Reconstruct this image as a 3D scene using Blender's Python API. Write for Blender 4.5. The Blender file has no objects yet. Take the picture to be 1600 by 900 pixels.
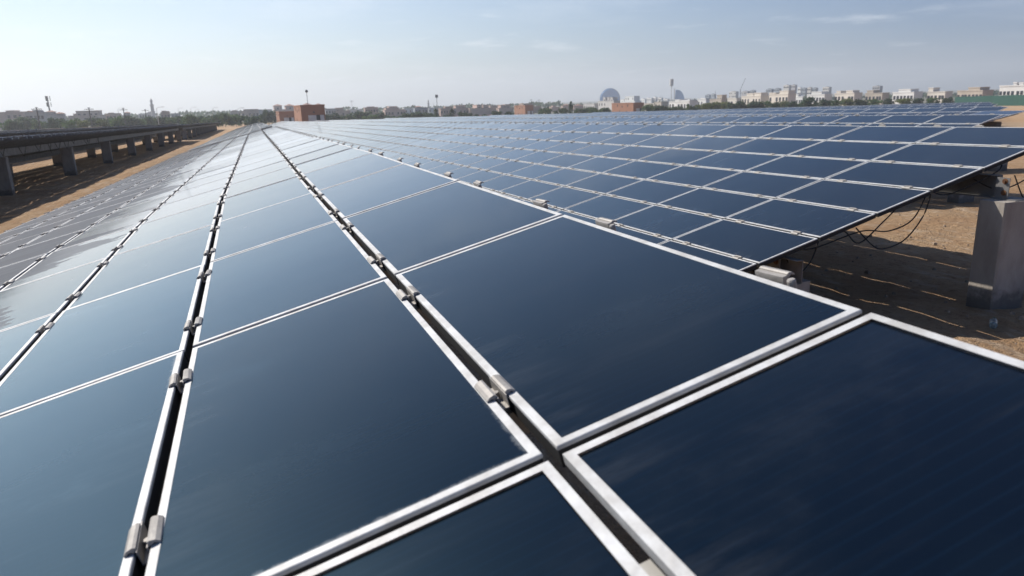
import bpy, math, random
import numpy as np
from mathutils import Vector, Matrix, noise as mnoise
random.seed(7); rng = np.random.default_rng(7)
S = bpy.context.scene
COL = S.collection

# ------------------------------------------------------------------ camera, sky, sun, exposure
ZC = 1.80                                  # eye height over the sand; all heights below are metres
FPX = 1111.22                              # focal length for a 1600 px wide frame
YAW, PITCH, ROLL = .3462, .2550, -.0312
def cam_axes():
    cy, sy, cp, sp = math.cos(YAW), math.sin(YAW), math.cos(PITCH), math.sin(PITCH)
    f = Vector((sy*cp, cy*cp, -sp)); r = Vector((cy, -sy, 0)); u = r.cross(f)
    cr, sr = math.cos(ROLL), math.sin(ROLL)
    return f, r*cr+u*sr, u*cr-r*sr
CF, CR, CU = cam_axes()
cd = bpy.data.cameras.new('camera'); cam = bpy.data.objects.new('camera', cd); COL.objects.link(cam)
M3 = Matrix((CR, CU, -CF)).transposed()
cam.matrix_world = Matrix.Translation((0, 0, ZC)) @ M3.to_4x4()
cd.sensor_width = 36; cd.lens = FPX/1600*36; cd.clip_start = .05; cd.clip_end = 20000
cd.dof.use_dof = True; cd.dof.focus_distance = 3.2; cd.dof.aperture_fstop = 5.6
S.camera = cam

SUN = Vector((-.62, .85, 1.0)).normalized()          # direction towards the sun
SUN_EL = math.asin(SUN.z); SUN_AZ = math.atan2(SUN.x, SUN.y)
SKY_STRENGTH = .104; SUN_STRENGTH = 4.7; EXPOSURE = .25
w = bpy.data.worlds.new('World'); S.world = w; w.use_nodes = True
nt = w.node_tree; N = nt.nodes; L = nt.links; N.clear()
out = N.new('ShaderNodeOutputWorld'); bg = N.new('ShaderNodeBackground'); sky = N.new('ShaderNodeTexSky')
sky.sky_type = 'NISHITA'; sky.sun_disc = False; sky.sun_elevation = SUN_EL; sky.sun_rotation = SUN_AZ
sky.altitude = 0; sky.air_density = 1.0; sky.dust_density = 1.1; sky.ozone_density = 2.5
bg.inputs[1].default_value = SKY_STRENGTH
def mth(op, a, b=None, t=None, clamp=False):
    t = t or nt; n = t.nodes.new('ShaderNodeMath'); n.operation = op; n.use_clamp = clamp
    for i, q in enumerate((a, b)):
        if q is None: continue
        if isinstance(q, (int, float)): n.inputs[i].default_value = q
        else: t.links.new(q, n.inputs[i])
    return n.outputs[0]
# thin fair-weather cloud: noise on a flat layer high above, seen in perspective
tc = N.new('ShaderNodeTexCoord'); sep = N.new('ShaderNodeSeparateXYZ'); L.new(tc.outputs['Generated'], sep.inputs[0])
zz = mth('ADD', mth('MAXIMUM', sep.outputs[2], 0.0), .09)
cmb = N.new('ShaderNodeCombineXYZ')
L.new(mth('DIVIDE', sep.outputs[0], zz), cmb.inputs[0]); L.new(mth('DIVIDE', sep.outputs[1], zz), cmb.inputs[1])
def skynoise(scale, detail, lo, hi, off):
    mp = N.new('ShaderNodeMapping'); mp.inputs['Location'].default_value = off; L.new(cmb.outputs[0], mp.inputs[0])
    nz = N.new('ShaderNodeTexNoise'); nz.inputs['Scale'].default_value = scale; nz.inputs['Detail'].default_value = detail
    nz.inputs['Roughness'].default_value = .6; L.new(mp.outputs[0], nz.inputs[0])
    r = N.new('ShaderNodeMapRange'); r.interpolation_type = 'SMOOTHSTEP'
    r.inputs[1].default_value = lo; r.inputs[2].default_value = hi; L.new(nz.outputs[0], r.inputs[0])
    return r.outputs[0]
cl = mth('MAXIMUM', mth('MULTIPLY', skynoise(1.3, 7, .54, .74, (3.1, 1.7, 0)), .8), mth('MULTIPLY', skynoise(.45, 6, .50, .72, (5.2, 9.4, 0)), .45))
mixc = N.new('ShaderNodeMix'); mixc.data_type = 'RGBA'
# the pale blue-white dust layer low over the plain takes the yellow out of the horizon
low = mth('POWER', mth('SUBTRACT', 1.0, mth('MINIMUM', mth('MAXIMUM', sep.outputs[2], 0.0), 1.0)), 4.0)
tint = N.new('ShaderNodeMix'); tint.data_type = 'RGBA'; tint.blend_type = 'MULTIPLY'
L.new(low, tint.inputs['Factor']); L.new(sky.outputs[0], tint.inputs['A']); tint.inputs['B'].default_value = (.94, 1.0, 1.05, 1)
# deeper, bluer sky away from the sun
dp = N.new('ShaderNodeVectorMath'); dp.operation = 'DOT_PRODUCT'; L.new(tc.outputs['Generated'], dp.inputs[0]); dp.inputs[1].default_value = SUN
away = N.new('ShaderNodeMapRange'); away.interpolation_type = 'SMOOTHSTEP'
for i_, q_ in enumerate((-.1, .78, 1., 0.)): away.inputs[i_+1].default_value = q_
L.new(dp.outputs['Value'], away.inputs[0])
deep = N.new('ShaderNodeMix'); deep.data_type = 'RGBA'; deep.blend_type = 'MULTIPLY'
L.new(away.outputs[0], deep.inputs['Factor']); L.new(tint.outputs['Result'], deep.inputs['A']); deep.inputs['B'].default_value = (.24, .42, .70, 1)
high = N.new('ShaderNodeMix'); high.data_type = 'RGBA'; high.blend_type = 'MULTIPLY'; hf = N.new('ShaderNodeMapRange'); hf.interpolation_type = 'SMOOTHSTEP'
hf.inputs[1].default_value = .25; hf.inputs[2].default_value = .75; L.new(sep.outputs[2], hf.inputs[0])
near = N.new('ShaderNodeMapRange'); near.interpolation_type = 'SMOOTHSTEP'; near.inputs[1].default_value = .62; near.inputs[2].default_value = .90; L.new(dp.outputs['Value'], near.inputs[0])
glow = N.new('ShaderNodeMix'); glow.data_type = 'RGBA'; glow.blend_type = 'MULTIPLY'; L.new(near.outputs[0], glow.inputs['Factor']); L.new(deep.outputs['Result'], glow.inputs['A']); glow.inputs['B'].default_value = (.67, .775, .87, 1)
L.new(hf.outputs[0], high.inputs['Factor']); L.new(glow.outputs['Result'], high.inputs['A']); high.inputs['B'].default_value = (.42, .56, .74, 1)
L.new(mth('MULTIPLY', cl, .42), mixc.inputs['Factor']); L.new(high.outputs['Result'], mixc.inputs['A'])
mixc.inputs['B'].default_value = (9.4, 9.7, 10.0, 1)
L.new(mixc.outputs['Result'], bg.inputs[0]); L.new(bg.outputs[0], out.inputs[0])

ld = bpy.data.lights.new('sun', 'SUN'); ld.energy = SUN_STRENGTH; ld.angle = math.radians(.53); ld.color = (1, .94, .86)
lo = bpy.data.objects.new('sun', ld); COL.objects.link(lo)
lo.rotation_euler = SUN.to_track_quat('Z', 'Y').to_euler(); lo.location = (-50, 80, 80)
S.view_settings.view_transform = 'Standard'; S.view_settings.look = 'None'
S.view_settings.exposure = EXPOSURE; S.view_settings.gamma = 1
S.render.engine = 'CYCLES'; S.cycles.volume_bounces = 1; S.cycles.max_bounces = 6; S.cycles.diffuse_bounces = 1

# ------------------------------------------------------------------ helpers
def ray(px, py):                           # direction through a point of the (1600x900) picture
    v = CF*FPX + CR*(px-800) - CU*(py-450); return v
def at(px, D, py=170):                     # horizontal place D metres away in that direction
    v = ray(px, py); h = math.hypot(v.x, v.y); return Vector((v.x/h*D, v.y/h*D, 0))
def top_z(px, py, D):
    v = ray(px, py); return ZC + v.z/math.hypot(v.x, v.y)*D
def zg0(x, y):                             # broad shape of the terrain: falls gently away from the camera
    yy = min(max(y, -20), 300); xx = min(max(x, -60), 150); q = min(max((x-2)/3, 0), 1)
    return -.0122*yy*(1 if y > 0 else .2) - (.0085*max(xx-6, 0)+.004*min(xx, 6)) - .07*q*q*(3-2*q)

class MB:
    def __init__(s): s.v = []; s.f = []; s.m = []
    def quad(s, a, b, c, d, m=0):
        i = len(s.v); s.v += [tuple(a), tuple(b), tuple(c), tuple(d)]; s.f.append((i, i+1, i+2, i+3)); s.m.append(m)
    def box(s, x0, x1, y0, y1, z0, z1, m=0, M=None):
        p = [(x0,y0,z0),(x1,y0,z0),(x1,y1,z0),(x0,y1,z0),(x0,y0,z1),(x1,y0,z1),(x1,y1,z1),(x0,y1,z1)]
        if M is not None: p = [tuple(M @ Vector(q)) for q in p]
        i = len(s.v); s.v += p
        for f in ((3,2,1,0),(4,5,6,7),(0,1,5,4),(1,2,6,5),(2,3,7,6),(3,0,4,7)): s.f.append(tuple(i+k for k in f)); s.m.append(m)
    def prism(s, pts, h0, h1, m=0, M=None, axis='z'):   # pts counter-clockwise, extruded along axis
        n = len(pts)
        def P(a, b, h): q = {'z': (a,b,h), 'y': (a,h,b), 'x': (h,a,b)}[axis]; return tuple(M @ Vector(q)) if M is not None else q
        i = len(s.v); s.v += [P(a,b,h0) for a,b in pts]+[P(a,b,h1) for a,b in pts]
        s.f.append(tuple(range(i+n-1, i-1, -1))); s.m.append(m); s.f.append(tuple(range(i+n, i+2*n))); s.m.append(m)
        for k in range(n): s.f.append((i+k, i+(k+1)%n, i+n+(k+1)%n, i+n+k)); s.m.append(m)
    def tube(s, pts, r, seg=8, m=0, r1=None):
        pts = [Vector(p) for p in pts]; n = len(pts); i = len(s.v)
        for k, p in enumerate(pts):
            t = (pts[min(k+1, n-1)]-pts[max(k-1, 0)]).normalized()
            a = t.cross(Vector((0,0,1)) if abs(t.z) < .9 else Vector((1,0,0))).normalized(); b = t.cross(a)
            rr = r if r1 is None else r+(r1-r)*k/(n-1)
            for q in range(seg):
                c = 2*math.pi*q/seg; s.v.append(tuple(p+a*(rr*math.cos(c))+b*(rr*math.sin(c))))
        for k in range(n-1):
            for q in range(seg):
                A = i+k*seg+q; B = i+k*seg+(q+1)%seg; s.f.append((A, B, B+seg, A+seg)); s.m.append(m)
        s.f.append(tuple(i+q for q in range(seg-1, -1, -1))); s.m.append(m)
        s.f.append(tuple(i+(n-1)*seg+q for q in range(seg))); s.m.append(m)
    def lathe(s, prof, seg=20, m=0, M=None):            # prof: (radius, z) from bottom to top
        i = len(s.v); n = len(prof)
        for r, z in prof:
            for q in range(seg):
                c = 2*math.pi*q/seg; p = Vector((r*math.cos(c), r*math.sin(c), z)); s.v.append(tuple(M @ p if M is not None else p))
        for k in range(n-1):
            for q in range(seg):
                A = i+k*seg+q; B = i+k*seg+(q+1)%seg; s.f.append((A, B, B+seg, A+seg)); s.m.append(m)
        s.f.append(tuple(i+q for q in range(seg-1, -1, -1))); s.m.append(m)
        s.f.append(tuple(i+(n-1)*seg+q for q in range(seg))); s.m.append(m)
    def mesh(s, name, mats, smooth=False):
        me = bpy.data.meshes.new(name); me.from_pydata(s.v, [], s.f)
        for q in (mats if isinstance(mats, (list, tuple)) else [mats]): me.materials.append(q)
        me.polygons.foreach_set('material_index', s.m)
        if smooth: me.polygons.foreach_set('use_smooth', [True]*len(s.f))
        me.update(); return me
    def build(s, name, mats, parent=None, smooth=False): return link(name, s.mesh(name, mats, smooth), parent)
def link(name, me, parent=None, M=None):
    o = bpy.data.objects.new(name, me); COL.objects.link(o)
    if parent: o.parent = parent
    if M is not None: o.matrix_local = M
    return o
def tag(o, label=None, cat=None, group=None, kind=None):
    if label: o['label'] = label
    if cat: o['category'] = cat
    if group: o['group'] = group
    if kind: o['kind'] = kind
    return o
def thing(name, loc, label, cat, group=None, rz=0):
    o = bpy.data.objects.new(name, None); COL.objects.link(o); o.location = loc; o.rotation_euler = (0, 0, rz)
    o.empty_display_size = .3
    return tag(o, label, cat, group)

# ------------------------------------------------------------------ materials
def newmat(name):
    m = bpy.data.materials.new(name); m.use_nodes = True; return m, m.node_tree, m.node_tree.nodes['Principled BSDF']
def nd(t, kind, **kw):
    n = t.nodes.new(kind)
    for k, v in kw.items():
        if k in n.inputs: n.inputs[k].default_value = v
        else: setattr(n, k, v)
    return n
def mr(t, src, a, b, c=0., d=1., smooth=True):
    n = t.nodes.new('ShaderNodeMapRange'); n.interpolation_type = 'SMOOTHSTEP' if smooth else 'LINEAR'
    for i, q in enumerate((a, b, c, d)): n.inputs[i+1].default_value = q
    t.links.new(src, n.inputs[0]); return n.outputs[0]
def mixrgb(t, fac, a, b):
    n = t.nodes.new('ShaderNodeMix'); n.data_type = 'RGBA'
    for k, q in (('Factor', fac), ('A', a), ('B', b)):
        if isinstance(q, (int, float)): n.inputs[k].default_value = q
        elif isinstance(q, tuple): n.inputs[k].default_value = (*q, 1) if len(q) == 3 else q
        else: t.links.new(q, n.inputs[k])
    return n.outputs['Result']
def noisy(name, c1, c2, scale, rough=.8, metal=0., bump=0., detail=5, coord='Object', bscale=None, stretch=None, vary=0.):
    m, t, p = newmat(name); tc = nd(t, 'ShaderNodeTexCoord'); src = tc.outputs[coord]
    if stretch:
        mp = nd(t, 'ShaderNodeMapping'); mp.inputs['Scale'].default_value = stretch; t.links.new(src, mp.inputs[0]); src = mp.outputs[0]
    nz = nd(t, 'ShaderNodeTexNoise', Scale=scale, Detail=detail, Roughness=.6); t.links.new(src, nz.inputs[0])
    c = mixrgb(t, mr(t, nz.outputs[0], .32, .68), c1, c2)
    if vary:
        oi = nd(t, 'ShaderNodeObjectInfo'); hs = nd(t, 'ShaderNodeHueSaturation'); t.links.new(c, hs.inputs['Color'])
        t.links.new(mr(t, oi.outputs['Random'], 0, 1, 1-vary, 1+vary, False), hs.inputs['Value']); c = hs.outputs[0]
    t.links.new(c, p.inputs['Base Color']); p.inputs['Roughness'].default_value = rough; p.inputs['Metallic'].default_value = metal
    if bump:
        n2 = nd(t, 'ShaderNodeTexNoise', Scale=bscale or scale*4, Detail=6); t.links.new(src, n2.inputs[0])
        b = nd(t, 'ShaderNodeBump', Strength=bump, Distance=.02); t.links.new(n2.outputs[0], b.inputs['Height']); t.links.new(b.outputs[0], p.inputs['Normal'])
    return m

PV, PU, PW, PL = .615, 1.25158, .591, 1.2320      # panel pitch up the slope and along the row; panel size
def glass_mat(name, patch=False, dust=1.):
    """dark thin-film module: clear cover glass over a navy cell layer, with a film of desert dust on it"""
    m, t, p = newmat(name); lk = t.links.new
    geo = nd(t, 'ShaderNodeNewGeometry'); uv = nd(t, 'ShaderNodeUVMap'); uv.uv_map = 'panel'
    sx = nd(t, 'ShaderNodeSeparateXYZ'); lk(geo.outputs['Position'], sx.inputs[0])
    su = nd(t, 'ShaderNodeSeparateXYZ'); lk(uv.outputs[0], su.inputs[0])
    def noise(scale, detail, stretch, rough=.6, src=None):
        mp = nd(t, 'ShaderNodeMapping'); mp.inputs['Scale'].default_value = stretch; lk(src or geo.outputs['Position'], mp.inputs[0])
        n = nd(t, 'ShaderNodeTexNoise', Scale=scale, Detail=detail, Roughness=rough); lk(mp.outputs[0], n.inputs[0]); return n.outputs[0]
    oi = nd(t, 'ShaderNodeObjectInfo'); ra = nd(t, 'ShaderNodeAttribute'); ra.attribute_name = 'rnd'
    rnd = mth('FRACT', mth('ADD', ra.outputs['Fac'], oi.outputs['Random'], t), None, t)
    # fine scribe lines of the thin film, one per 12 mm, running up the slope
    wv = nd(t, 'ShaderNodeTexWave', Scale=13.5, Distortion=0.); wv.bands_direction = 'X'; lk(uv.outputs[0], wv.inputs[0])
    cell = mixrgb(t, mr(t, wv.outputs[0], .80, 1., 0, .6), (.0002, .0016, .0062), (.0008, .0050, .0145))
    cell = mixrgb(t, mr(t, noise(.9, 3, (1, 1, 1)), .3, .7, 0, .7), cell, (.0004, .0042, .0095))
    # wash streaks running down the slope and soft smudges
    streak = mr(t, noise(1.0, 6, (1.0, 8, 1.0), .65), .54, .80)
    smudge = mr(t, noise(2.3, 7, (1, 1.6, 1), .68), .50, .86)
    d = mth('ADD', mth('MULTIPLY', streak, .032*dust, t), mth('MULTIPLY', smudge, .022*dust, t), t)
    d = mth('ADD', mth('MULTIPLY', d, mr(t, rnd, 0, 1, .35, 1.5, False), t), mr(t, rnd, .2, 1, .0005, .004, False), t)
    # dust kept by the low rim of every panel (v = 0) and, raggedly, by its sides
    ed = mth('MINIMUM', mth('MINIMUM', su.outputs[0], mth('SUBTRACT', PL, su.outputs[0], t), t), mth('SUBTRACT', PW, su.outputs[1], t), t)
    rim = mr(t, mth('ADD', ed, mth('MULTIPLY', noise(31, 8, (1, 1, 1), .85), -.040, t), t), -.0195, -.0100, 1, 0)
    stain = mr(t, noise(.8, 2, (1, 1, 1)), .64, .72)
    if patch:      # the panel with caked dust along two of its edges
        bx_ = mth('MULTIPLY', mr(t, sx.outputs[0], -.26, -.22), mr(t, sx.outputs[0], .386, .39, 1, 0), t)
        by_ = mth('MULTIPLY', mr(t, sx.outputs[1], .88, .886), mr(t, sx.outputs[1], .98, 1.22, 1, 0), t)
        stain = mth('MAXIMUM', stain, mth('MULTIPLY', bx_, by_, t), t)
    low = mr(t, su.outputs[1], 0, .16, 1, 0); low = mth('MULTIPLY', low, mr(t, noise(3, 6, (1, 5, 1), .7), .42, .70), t)
    d = mth('ADD', d, mth('ADD', mth('MULTIPLY', low, .05*dust, t), mth('MULTIPLY', mth('MULTIPLY', rim, .38, t), stain, t), t), t, clamp=True)
    # droppings and splashes
    vo = nd(t, 'ShaderNodeTexVoronoi', Scale=1.9); vo.feature = 'F1'; lk(geo.outputs['Position'], vo.inputs[0])
    spot = mr(t, mth('ADD', vo.outputs['Distance'], mth('MULTIPLY', noise(40, 4, (1, 1, 1)), .05, t), t), .044, .056, 1, 0)
    rough = mth('ADD', mth('MULTIPLY', d, .5, t), .085 if patch else .06, t)
    fac = d
    if patch:      # ragged dark reflection on the lower rows, painted in as a matte layer
        tongue = noise(1.0, 5, (.55, 1.5, .5), .62); wave = noise(.22, 3, (1, 1, 1), .5)
        line = mth('ADD', mth('ADD', sx.outputs[0], mth('MULTIPLY', tongue, 2.6, t), t), mth('MULTIPLY', wave, 1.5, t), t)
        pm = mr(t, line, .83, .85, 1, 0)
        pm = mth('MULTIPLY', pm, mr(t, sx.outputs[1], 3.2, 3.6), t)
        film = mth('MULTIPLY', pm, mr(t, noise(2.0, 5, (.7, 7, .7), .6), .25, .75, .72, .95), t)
        fac = mth('MAXIMUM', d, mth('MULTIPLY', film, .80, t), t)
    p.inputs['Roughness'].default_value = .05; lk(cell, p.inputs['Base Color']); lk(rough, p.inputs['Roughness'])
    p.inputs['IOR'].default_value = 1.29; p.inputs['Specular Tint'].default_value = (.26, .70, 1, 1)
    wb = noise(1.6, 2, (1, 1, 1), .4); b = nd(t, 'ShaderNodeBump', Strength=.10, Distance=.02); lk(wb, b.inputs['Height']); lk(b.outputs[0], p.inputs['Normal'])
    df = nd(t, 'ShaderNodeBsdfPrincipled', Roughness=.75)
    df.inputs['Base Color'].default_value = (.30, .31, .32, 1); df.inputs['Specular IOR Level'].default_value = .2
    if patch: lk(mixrgb(t, pm, (.30, .31, .32), (.115, .125, .145)), df.inputs['Base Color'])
    ms = nd(t, 'ShaderNodeMixShader'); lk(mth('MAXIMUM', fac, mth('MULTIPLY', spot, .45, t), t), ms.inputs[0])
    lk(p.outputs[0], ms.inputs[1]); lk(df.outputs[0], ms.inputs[2])
    # the finest dust scatters sunlight forward: a broad weak gloss on top of the mirror reflection
    fr = nd(t, 'ShaderNodeFresnel', IOR=1.5); gl = nd(t, 'ShaderNodeBsdfGlossy', Roughness=.32)
    gc = nd(t, 'ShaderNodeMix', data_type='RGBA'); gc.inputs['A'].default_value = (0, 0, 0, 1); lk(mixrgb(t, mr(t, fr.outputs[0], .26, .60), (.42, .76, 1.), (.90, .93, .94)), gc.inputs['B'])
    fw = mth('MULTIPLY', mth('MULTIPLY', fr.outputs[0], .29, t), mth('MULTIPLY', mr(t, smudge, 0, 1, .9, 1.25), mr(t, rnd, 0, 1, .8, 1.2, False), t), t)
    if patch: fw = mth('MULTIPLY', fw, mr(t, film, 0, .8, 1, .1), t)
    lk(fw, gc.inputs['Factor']); lk(gc.outputs['Result'], gl.inputs['Color'])
    ad = nd(t, 'ShaderNodeAddShader'); lk(ms.outputs[0], ad.inputs[0]); lk(gl.outputs[0], ad.inputs[1])
    lk(ad.outputs[0], t.nodes['Material Output'].inputs[0])
    return m
M_GLASS = glass_mat('module_glass'); M_GLASS_A = glass_mat('module_glass_dust_painted_reflection', True)
M_FRAME = noisy('anodised_frame', (.62, .625, .62), (.46, .45, .43), 16, .62, .15, .08, detail=9, coord='Object')
M_CLAMP = noisy('clamp_metal', (.40, .375, .345), (.31, .29, .265), 30, .6, .25, .1)
M_STEEL = noisy('galvanised_steel', (.27, .265, .255), (.19, .18, .17), 5, .6, .3, .1)
M_RUST = noisy('rusted_bolt', (.20, .085, .03), (.10, .045, .02), 40, .85)
M_RAIL = noisy('rail_aluminium', (.40, .39, .37), (.30, .29, .27), 6, .5, .6)
M_CONC = noisy('column_concrete', (.42, .38, .33), (.31, .275, .235), 2.2, .9, 0, .15, stretch=(2.2, 2.2, .9), bscale=30)
_t = M_CONC.node_tree; _p = _t.nodes['Principled BSDF']; _c = _p.inputs['Base Color'].links[0].from_socket; _o = nd(_t, 'ShaderNodeTexCoord')      # damp, splashed foot
_x = nd(_t, 'ShaderNodeSeparateXYZ'); _t.links.new(_o.outputs['Object'], _x.inputs[0]); _n = nd(_t, 'ShaderNodeTexNoise', Scale=9., Detail=7, Roughness=.7); _t.links.new(_o.outputs['Object'], _n.inputs[0])
_f = mr(_t, mth('ADD', _x.outputs[2], mth('MULTIPLY', _n.outputs[0], -.45, _t), _t), -.06, .12, .75, 0)
_t.links.new(mixrgb(_t, _f, _c, (.085, .075, .065)), _p.inputs['Base Color'])
M_CABLE = noisy('black_cable', (.012, .012, .012), (.02, .02, .02), 10, .6)
M_BACK = noisy('module_back', (.012, .012, .013), (.02, .02, .022), 3, .8)

# ------------------------------------------------------------------ ground
def vnoise(x, y, s, seed=0, octs=4):
    r = 0; a = 1; tot = 0
    for o in range(octs):
        r += a*mnoise.noise(Vector((x*s+seed*17.3, y*s-seed*5.1, seed*3.7+o*9.1))); tot += a; a *= .5; s *= 2.1
    return r/tot
def axis(segs):
    a = []
    for lo_, hi_, st in segs: a += list(np.arange(lo_, hi_-1e-6, st))
    return a+[segs[-1][1]]
gx = axis([(-4000, -1000, 500), (-1000, -200, 100), (-200, -20, 9), (-20, -7.5, .5), (-7.5, 12.5, .10), (12.5, 40, .5), (40, 200, 8), (200, 1000, 100), (1000, 5000, 500)])
gy = axis([(-600, -60, 90), (-60, -4, 4), (-4, 0, .4), (0, 12, .10), (12, 60, .30), (60, 140, 2), (140, 400, 10), (400, 1000, 100), (1000, 6000, 500)])
def zg(x, y):
    z = zg0(x, y)
    d = math.hypot(x, y)
    if d < 90:
        k = 1 if d < 40 else (90-d)/50
        z += k*(.055*vnoise(x, y, .45, 1, 3))
    return z
V = []
for y in gy:
    for x in gx:
        z = zg(x, y)
        if -8 < x < 13 and -1 < y < 60:
            z += .045*vnoise(x, y, 2.4, 2, 4) + .05*max(0, vnoise(x*1.6, y*.6, 1.9, 3, 3))
            z += .13*math.exp(-((x+4.0)/.6)**2)*min(1, max(0, (y-4)/4))
            if -8 < x < -2.8: z += .06*max(0, vnoise(x, y, 1.3, 4, 3))*(1 if x < -3.2 else .3)
        V.append((x, y, z))
nx = len(gx); F = [(j*nx+i, j*nx+i+1, (j+1)*nx+i+1, (j+1)*nx+i) for j in range(len(gy)-1) for i in range(nx-1)]
me = bpy.data.meshes.new('ground'); me.from_pydata(V, [], F); me.polygons.foreach_set('use_smooth', [True]*len(F))
m, t, p = newmat('desert_sand'); geo = nd(t, 'ShaderNodeNewGeometry')
def gn(scale, detail, rough=.6, stretch=(1, 1, 1)):
    mp = nd(t, 'ShaderNodeMapping'); mp.inputs['Scale'].default_value = stretch; t.links.new(geo.outputs['Position'], mp.inputs[0])
    n = nd(t, 'ShaderNodeTexNoise', Scale=scale, Detail=detail, Roughness=rough); t.links.new(mp.outputs[0], n.inputs[0]); return n.outputs[0]
c = mixrgb(t, mr(t, gn(.7, 6), .3, .7), (.46, .285, .155), (.54, .37, .22))
c = mixrgb(t, mr(t, gn(2.2, 8, .7, (2.0, .7, 1)), .50, .70, 0, .8), c, (.64, .51, .37))
c = mixrgb(t, mr(t, gn(4.5, 7, .72), .50, .70, 0, .6), c, (.34, .20, .105))
c = mixrgb(t, mr(t, gn(14, 6, .7), .50, .72, 0, .8), c, (.27, .16, .085))
c = mixrgb(t, mr(t, gn(.02, 4), .45, .65, 0, .5), c, (.46, .37, .27))
ln_ = nd(t, 'ShaderNodeVectorMath', operation='LENGTH'); t.links.new(geo.outputs['Position'], ln_.inputs[0])
c = mixrgb(t, mr(t, ln_.outputs['Value'], 260, 420), c, mixrgb(t, mr(t, gn(.012, 6), .4, .6), (.10, .115, .075), (.24, .22, .18)))
t.links.new(c, p.inputs['Base Color']); p.inputs['Roughness'].default_value = .95; p.inputs['Specular IOR Level'].default_value = .15
b = nd(t, 'ShaderNodeBump', Strength=1.0, Distance=.14); hh = mth('ADD', gn(9, 8, .68), mth('MULTIPLY', gn(55, 4, .6), .3, t), t)
t.links.new(hh, b.inputs['Height']); t.links.new(b.outputs[0], p.inputs['Normal'])
me.materials.append(m); tag(link('ground', me), kind='structure')

# ------------------------------------------------------------------ solar arrays
PV, PU = .615, 1.25158                     # pitch of the panels up the slope and along the row
PW, PL = .591, 1.2320                      # panel size
ROWS = 7
FW = .0165
def frame_profile_mesh(name):
    """mitred frame of one module, swept round the rectangle; x = along the row, y = up the slope, z = out of the face"""
    prof = [(0, -.0075), (0, -.0024), (.0006, -.0009), (.0018, 0), (.0158, 0), (.0163, -.0001), (FW, -.0005), (FW, -.0050), (.004, -.0050), (.003, -.0075)]
    s = MB(); n = len(prof)
    for cx, cy, dx, dy in ((0, 0, 1, 1), (PL, 0, -1, 1), (PL, PW, -1, -1), (0, PW, 1, -1)):
        for d, z in prof: s.v.append((cx+dx*d, cy+dy*d, z))
    for k in range(4):
        for q in range(n):
            a = k*n+q; b_ = k*n+(q+1) % n; c_ = ((k+1) % 4)*n+(q+1) % n; d_ = ((k+1) % 4)*n+q
            s.f.append((a, d_, c_, b_)); s.m.append(0)
    return s.mesh(name, M_FRAME)
def add_uv(me, rects):
    uvl = me.uv_layers.new(name='panel'); uvl.data.foreach_set('uv', np.array(rects, np.float32).ravel())
def panel_mesh(name, mat, framed):
    """module laminate (top face, back, and for far copies its frame too)"""
    s = MB(); e = FW-.001; z = -.0007
    s.quad((e, e, z), (PL-e, e, z), (PL-e, PW-e, z), (e, PW-e, z), 0)
    s.quad((e, PW-e, z-.006), (PL-e, PW-e, z-.006), (PL-e, e, z-.006), (e, e, z-.006), 1)
    uv = [(0, PW), (PL, PW), (PL, 0), (0, 0)]+[(0, 0)]*4
    if framed: far_frame(s, uv)
    else:          # sides below the frame lip, black to paint in the shade of the gaps
        o = [(.0015, .0015), (PL-.0015, .0015), (PL-.0015, PW-.0015), (.0015, PW-.0015)]
        for k in range(4):
            a, b_ = o[k], o[(k+1) % 4]; s.quad((*a, -.040), (*b_, -.040), (*b_, -.0077), (*a, -.0077), 1); uv += [(0, 0)]*4
    me = s.mesh(name, [mat, M_BACK, M_FRAME]); add_uv(me, uv); me.attributes.new('rnd', 'FLOAT', 'FACE'); return me
def far_frame(s, uv=None):
    o = [(0, 0), (PL, 0), (PL, PW), (0, PW)]; i_ = [(FW, FW), (PL-FW, FW), (PL-FW, PW-FW), (FW, PW-FW)]
    for k in range(4):
        a, b_, c_, d_ = o[k], o[(k+1) % 4], i_[(k+1) % 4], i_[k]
        s.quad((*a, 0), (*b_, 0), (*c_, 0), (*d_, 0), 2)
        s.quad((*a, -.018), (*b_, -.018), (*b_, 0), (*a, 0), 2)
        if uv is not None: uv += [(0, 0)]*8
FRAME_ME = frame_profile_mesh('module_frame')
LAM = {False: panel_mesh('module_laminate', M_GLASS, False), True: panel_mesh('module_laminate_dust_painted_reflection', M_GLASS_A, False)}
PAN = panel_mesh('framed_module', M_GLASS, True)
_f = MB(); far_frame(_f); FAR_V = np.array([(FW, FW, -.004), (PL-FW, FW, -.004), (PL-FW, PW-FW, -.004), (FW, PW-FW, -.004)]+_f.v, np.float32)

def clamp_mesh(end=False):
    """two-winged module clamp bridging the gap between two rows (x along the row, y across the gap)"""
    s = MB(); h = .038
    def wing(sg):
        P = [(.0085, .0015), (.0085, .0090), (.0130, .0112), (.0215, .0092), (.0275, .0042), (.0275, .0012), (.0250, .0012), (.0195, .0055), (.0130, .0015)]
        P = [(sg*a, z) for a, z in P]
        if sg > 0: P = P[::-1]
        s.prism(P, -h, h, 0, axis='x')
    if end:
        wing(-1); s.prism([(-.0085, -.03), (.004, -.03), (.004, .007), (-.0085, .007)], -h, h, 0, axis='x')
        s.lathe([(.0001, -.02), (.009, -.02), (.009, .003), (.007, .0065), (.0001, .007)], 10, 0, Matrix.Translation((-.058, .002, 0)))
        return s.mesh('end_clamp', M_CLAMP)
    wing(1); wing(-1)
    s.box(-h-.006, h+.012, -.0083, .0083, -.022, -.019); s.box(-h-.006, h+.012, -.0086, -.0070, -.0195, .005); s.box(-h-.006, h+.012, .0070, .0086, -.0195, .005)
    s.prism([(.0065*math.cos(a*math.pi/3), .0065*math.sin(a*math.pi/3)) for a in range(6)], -.0185, -.004, 0)
    return s.mesh('mid_clamp', M_CLAMP)
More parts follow.
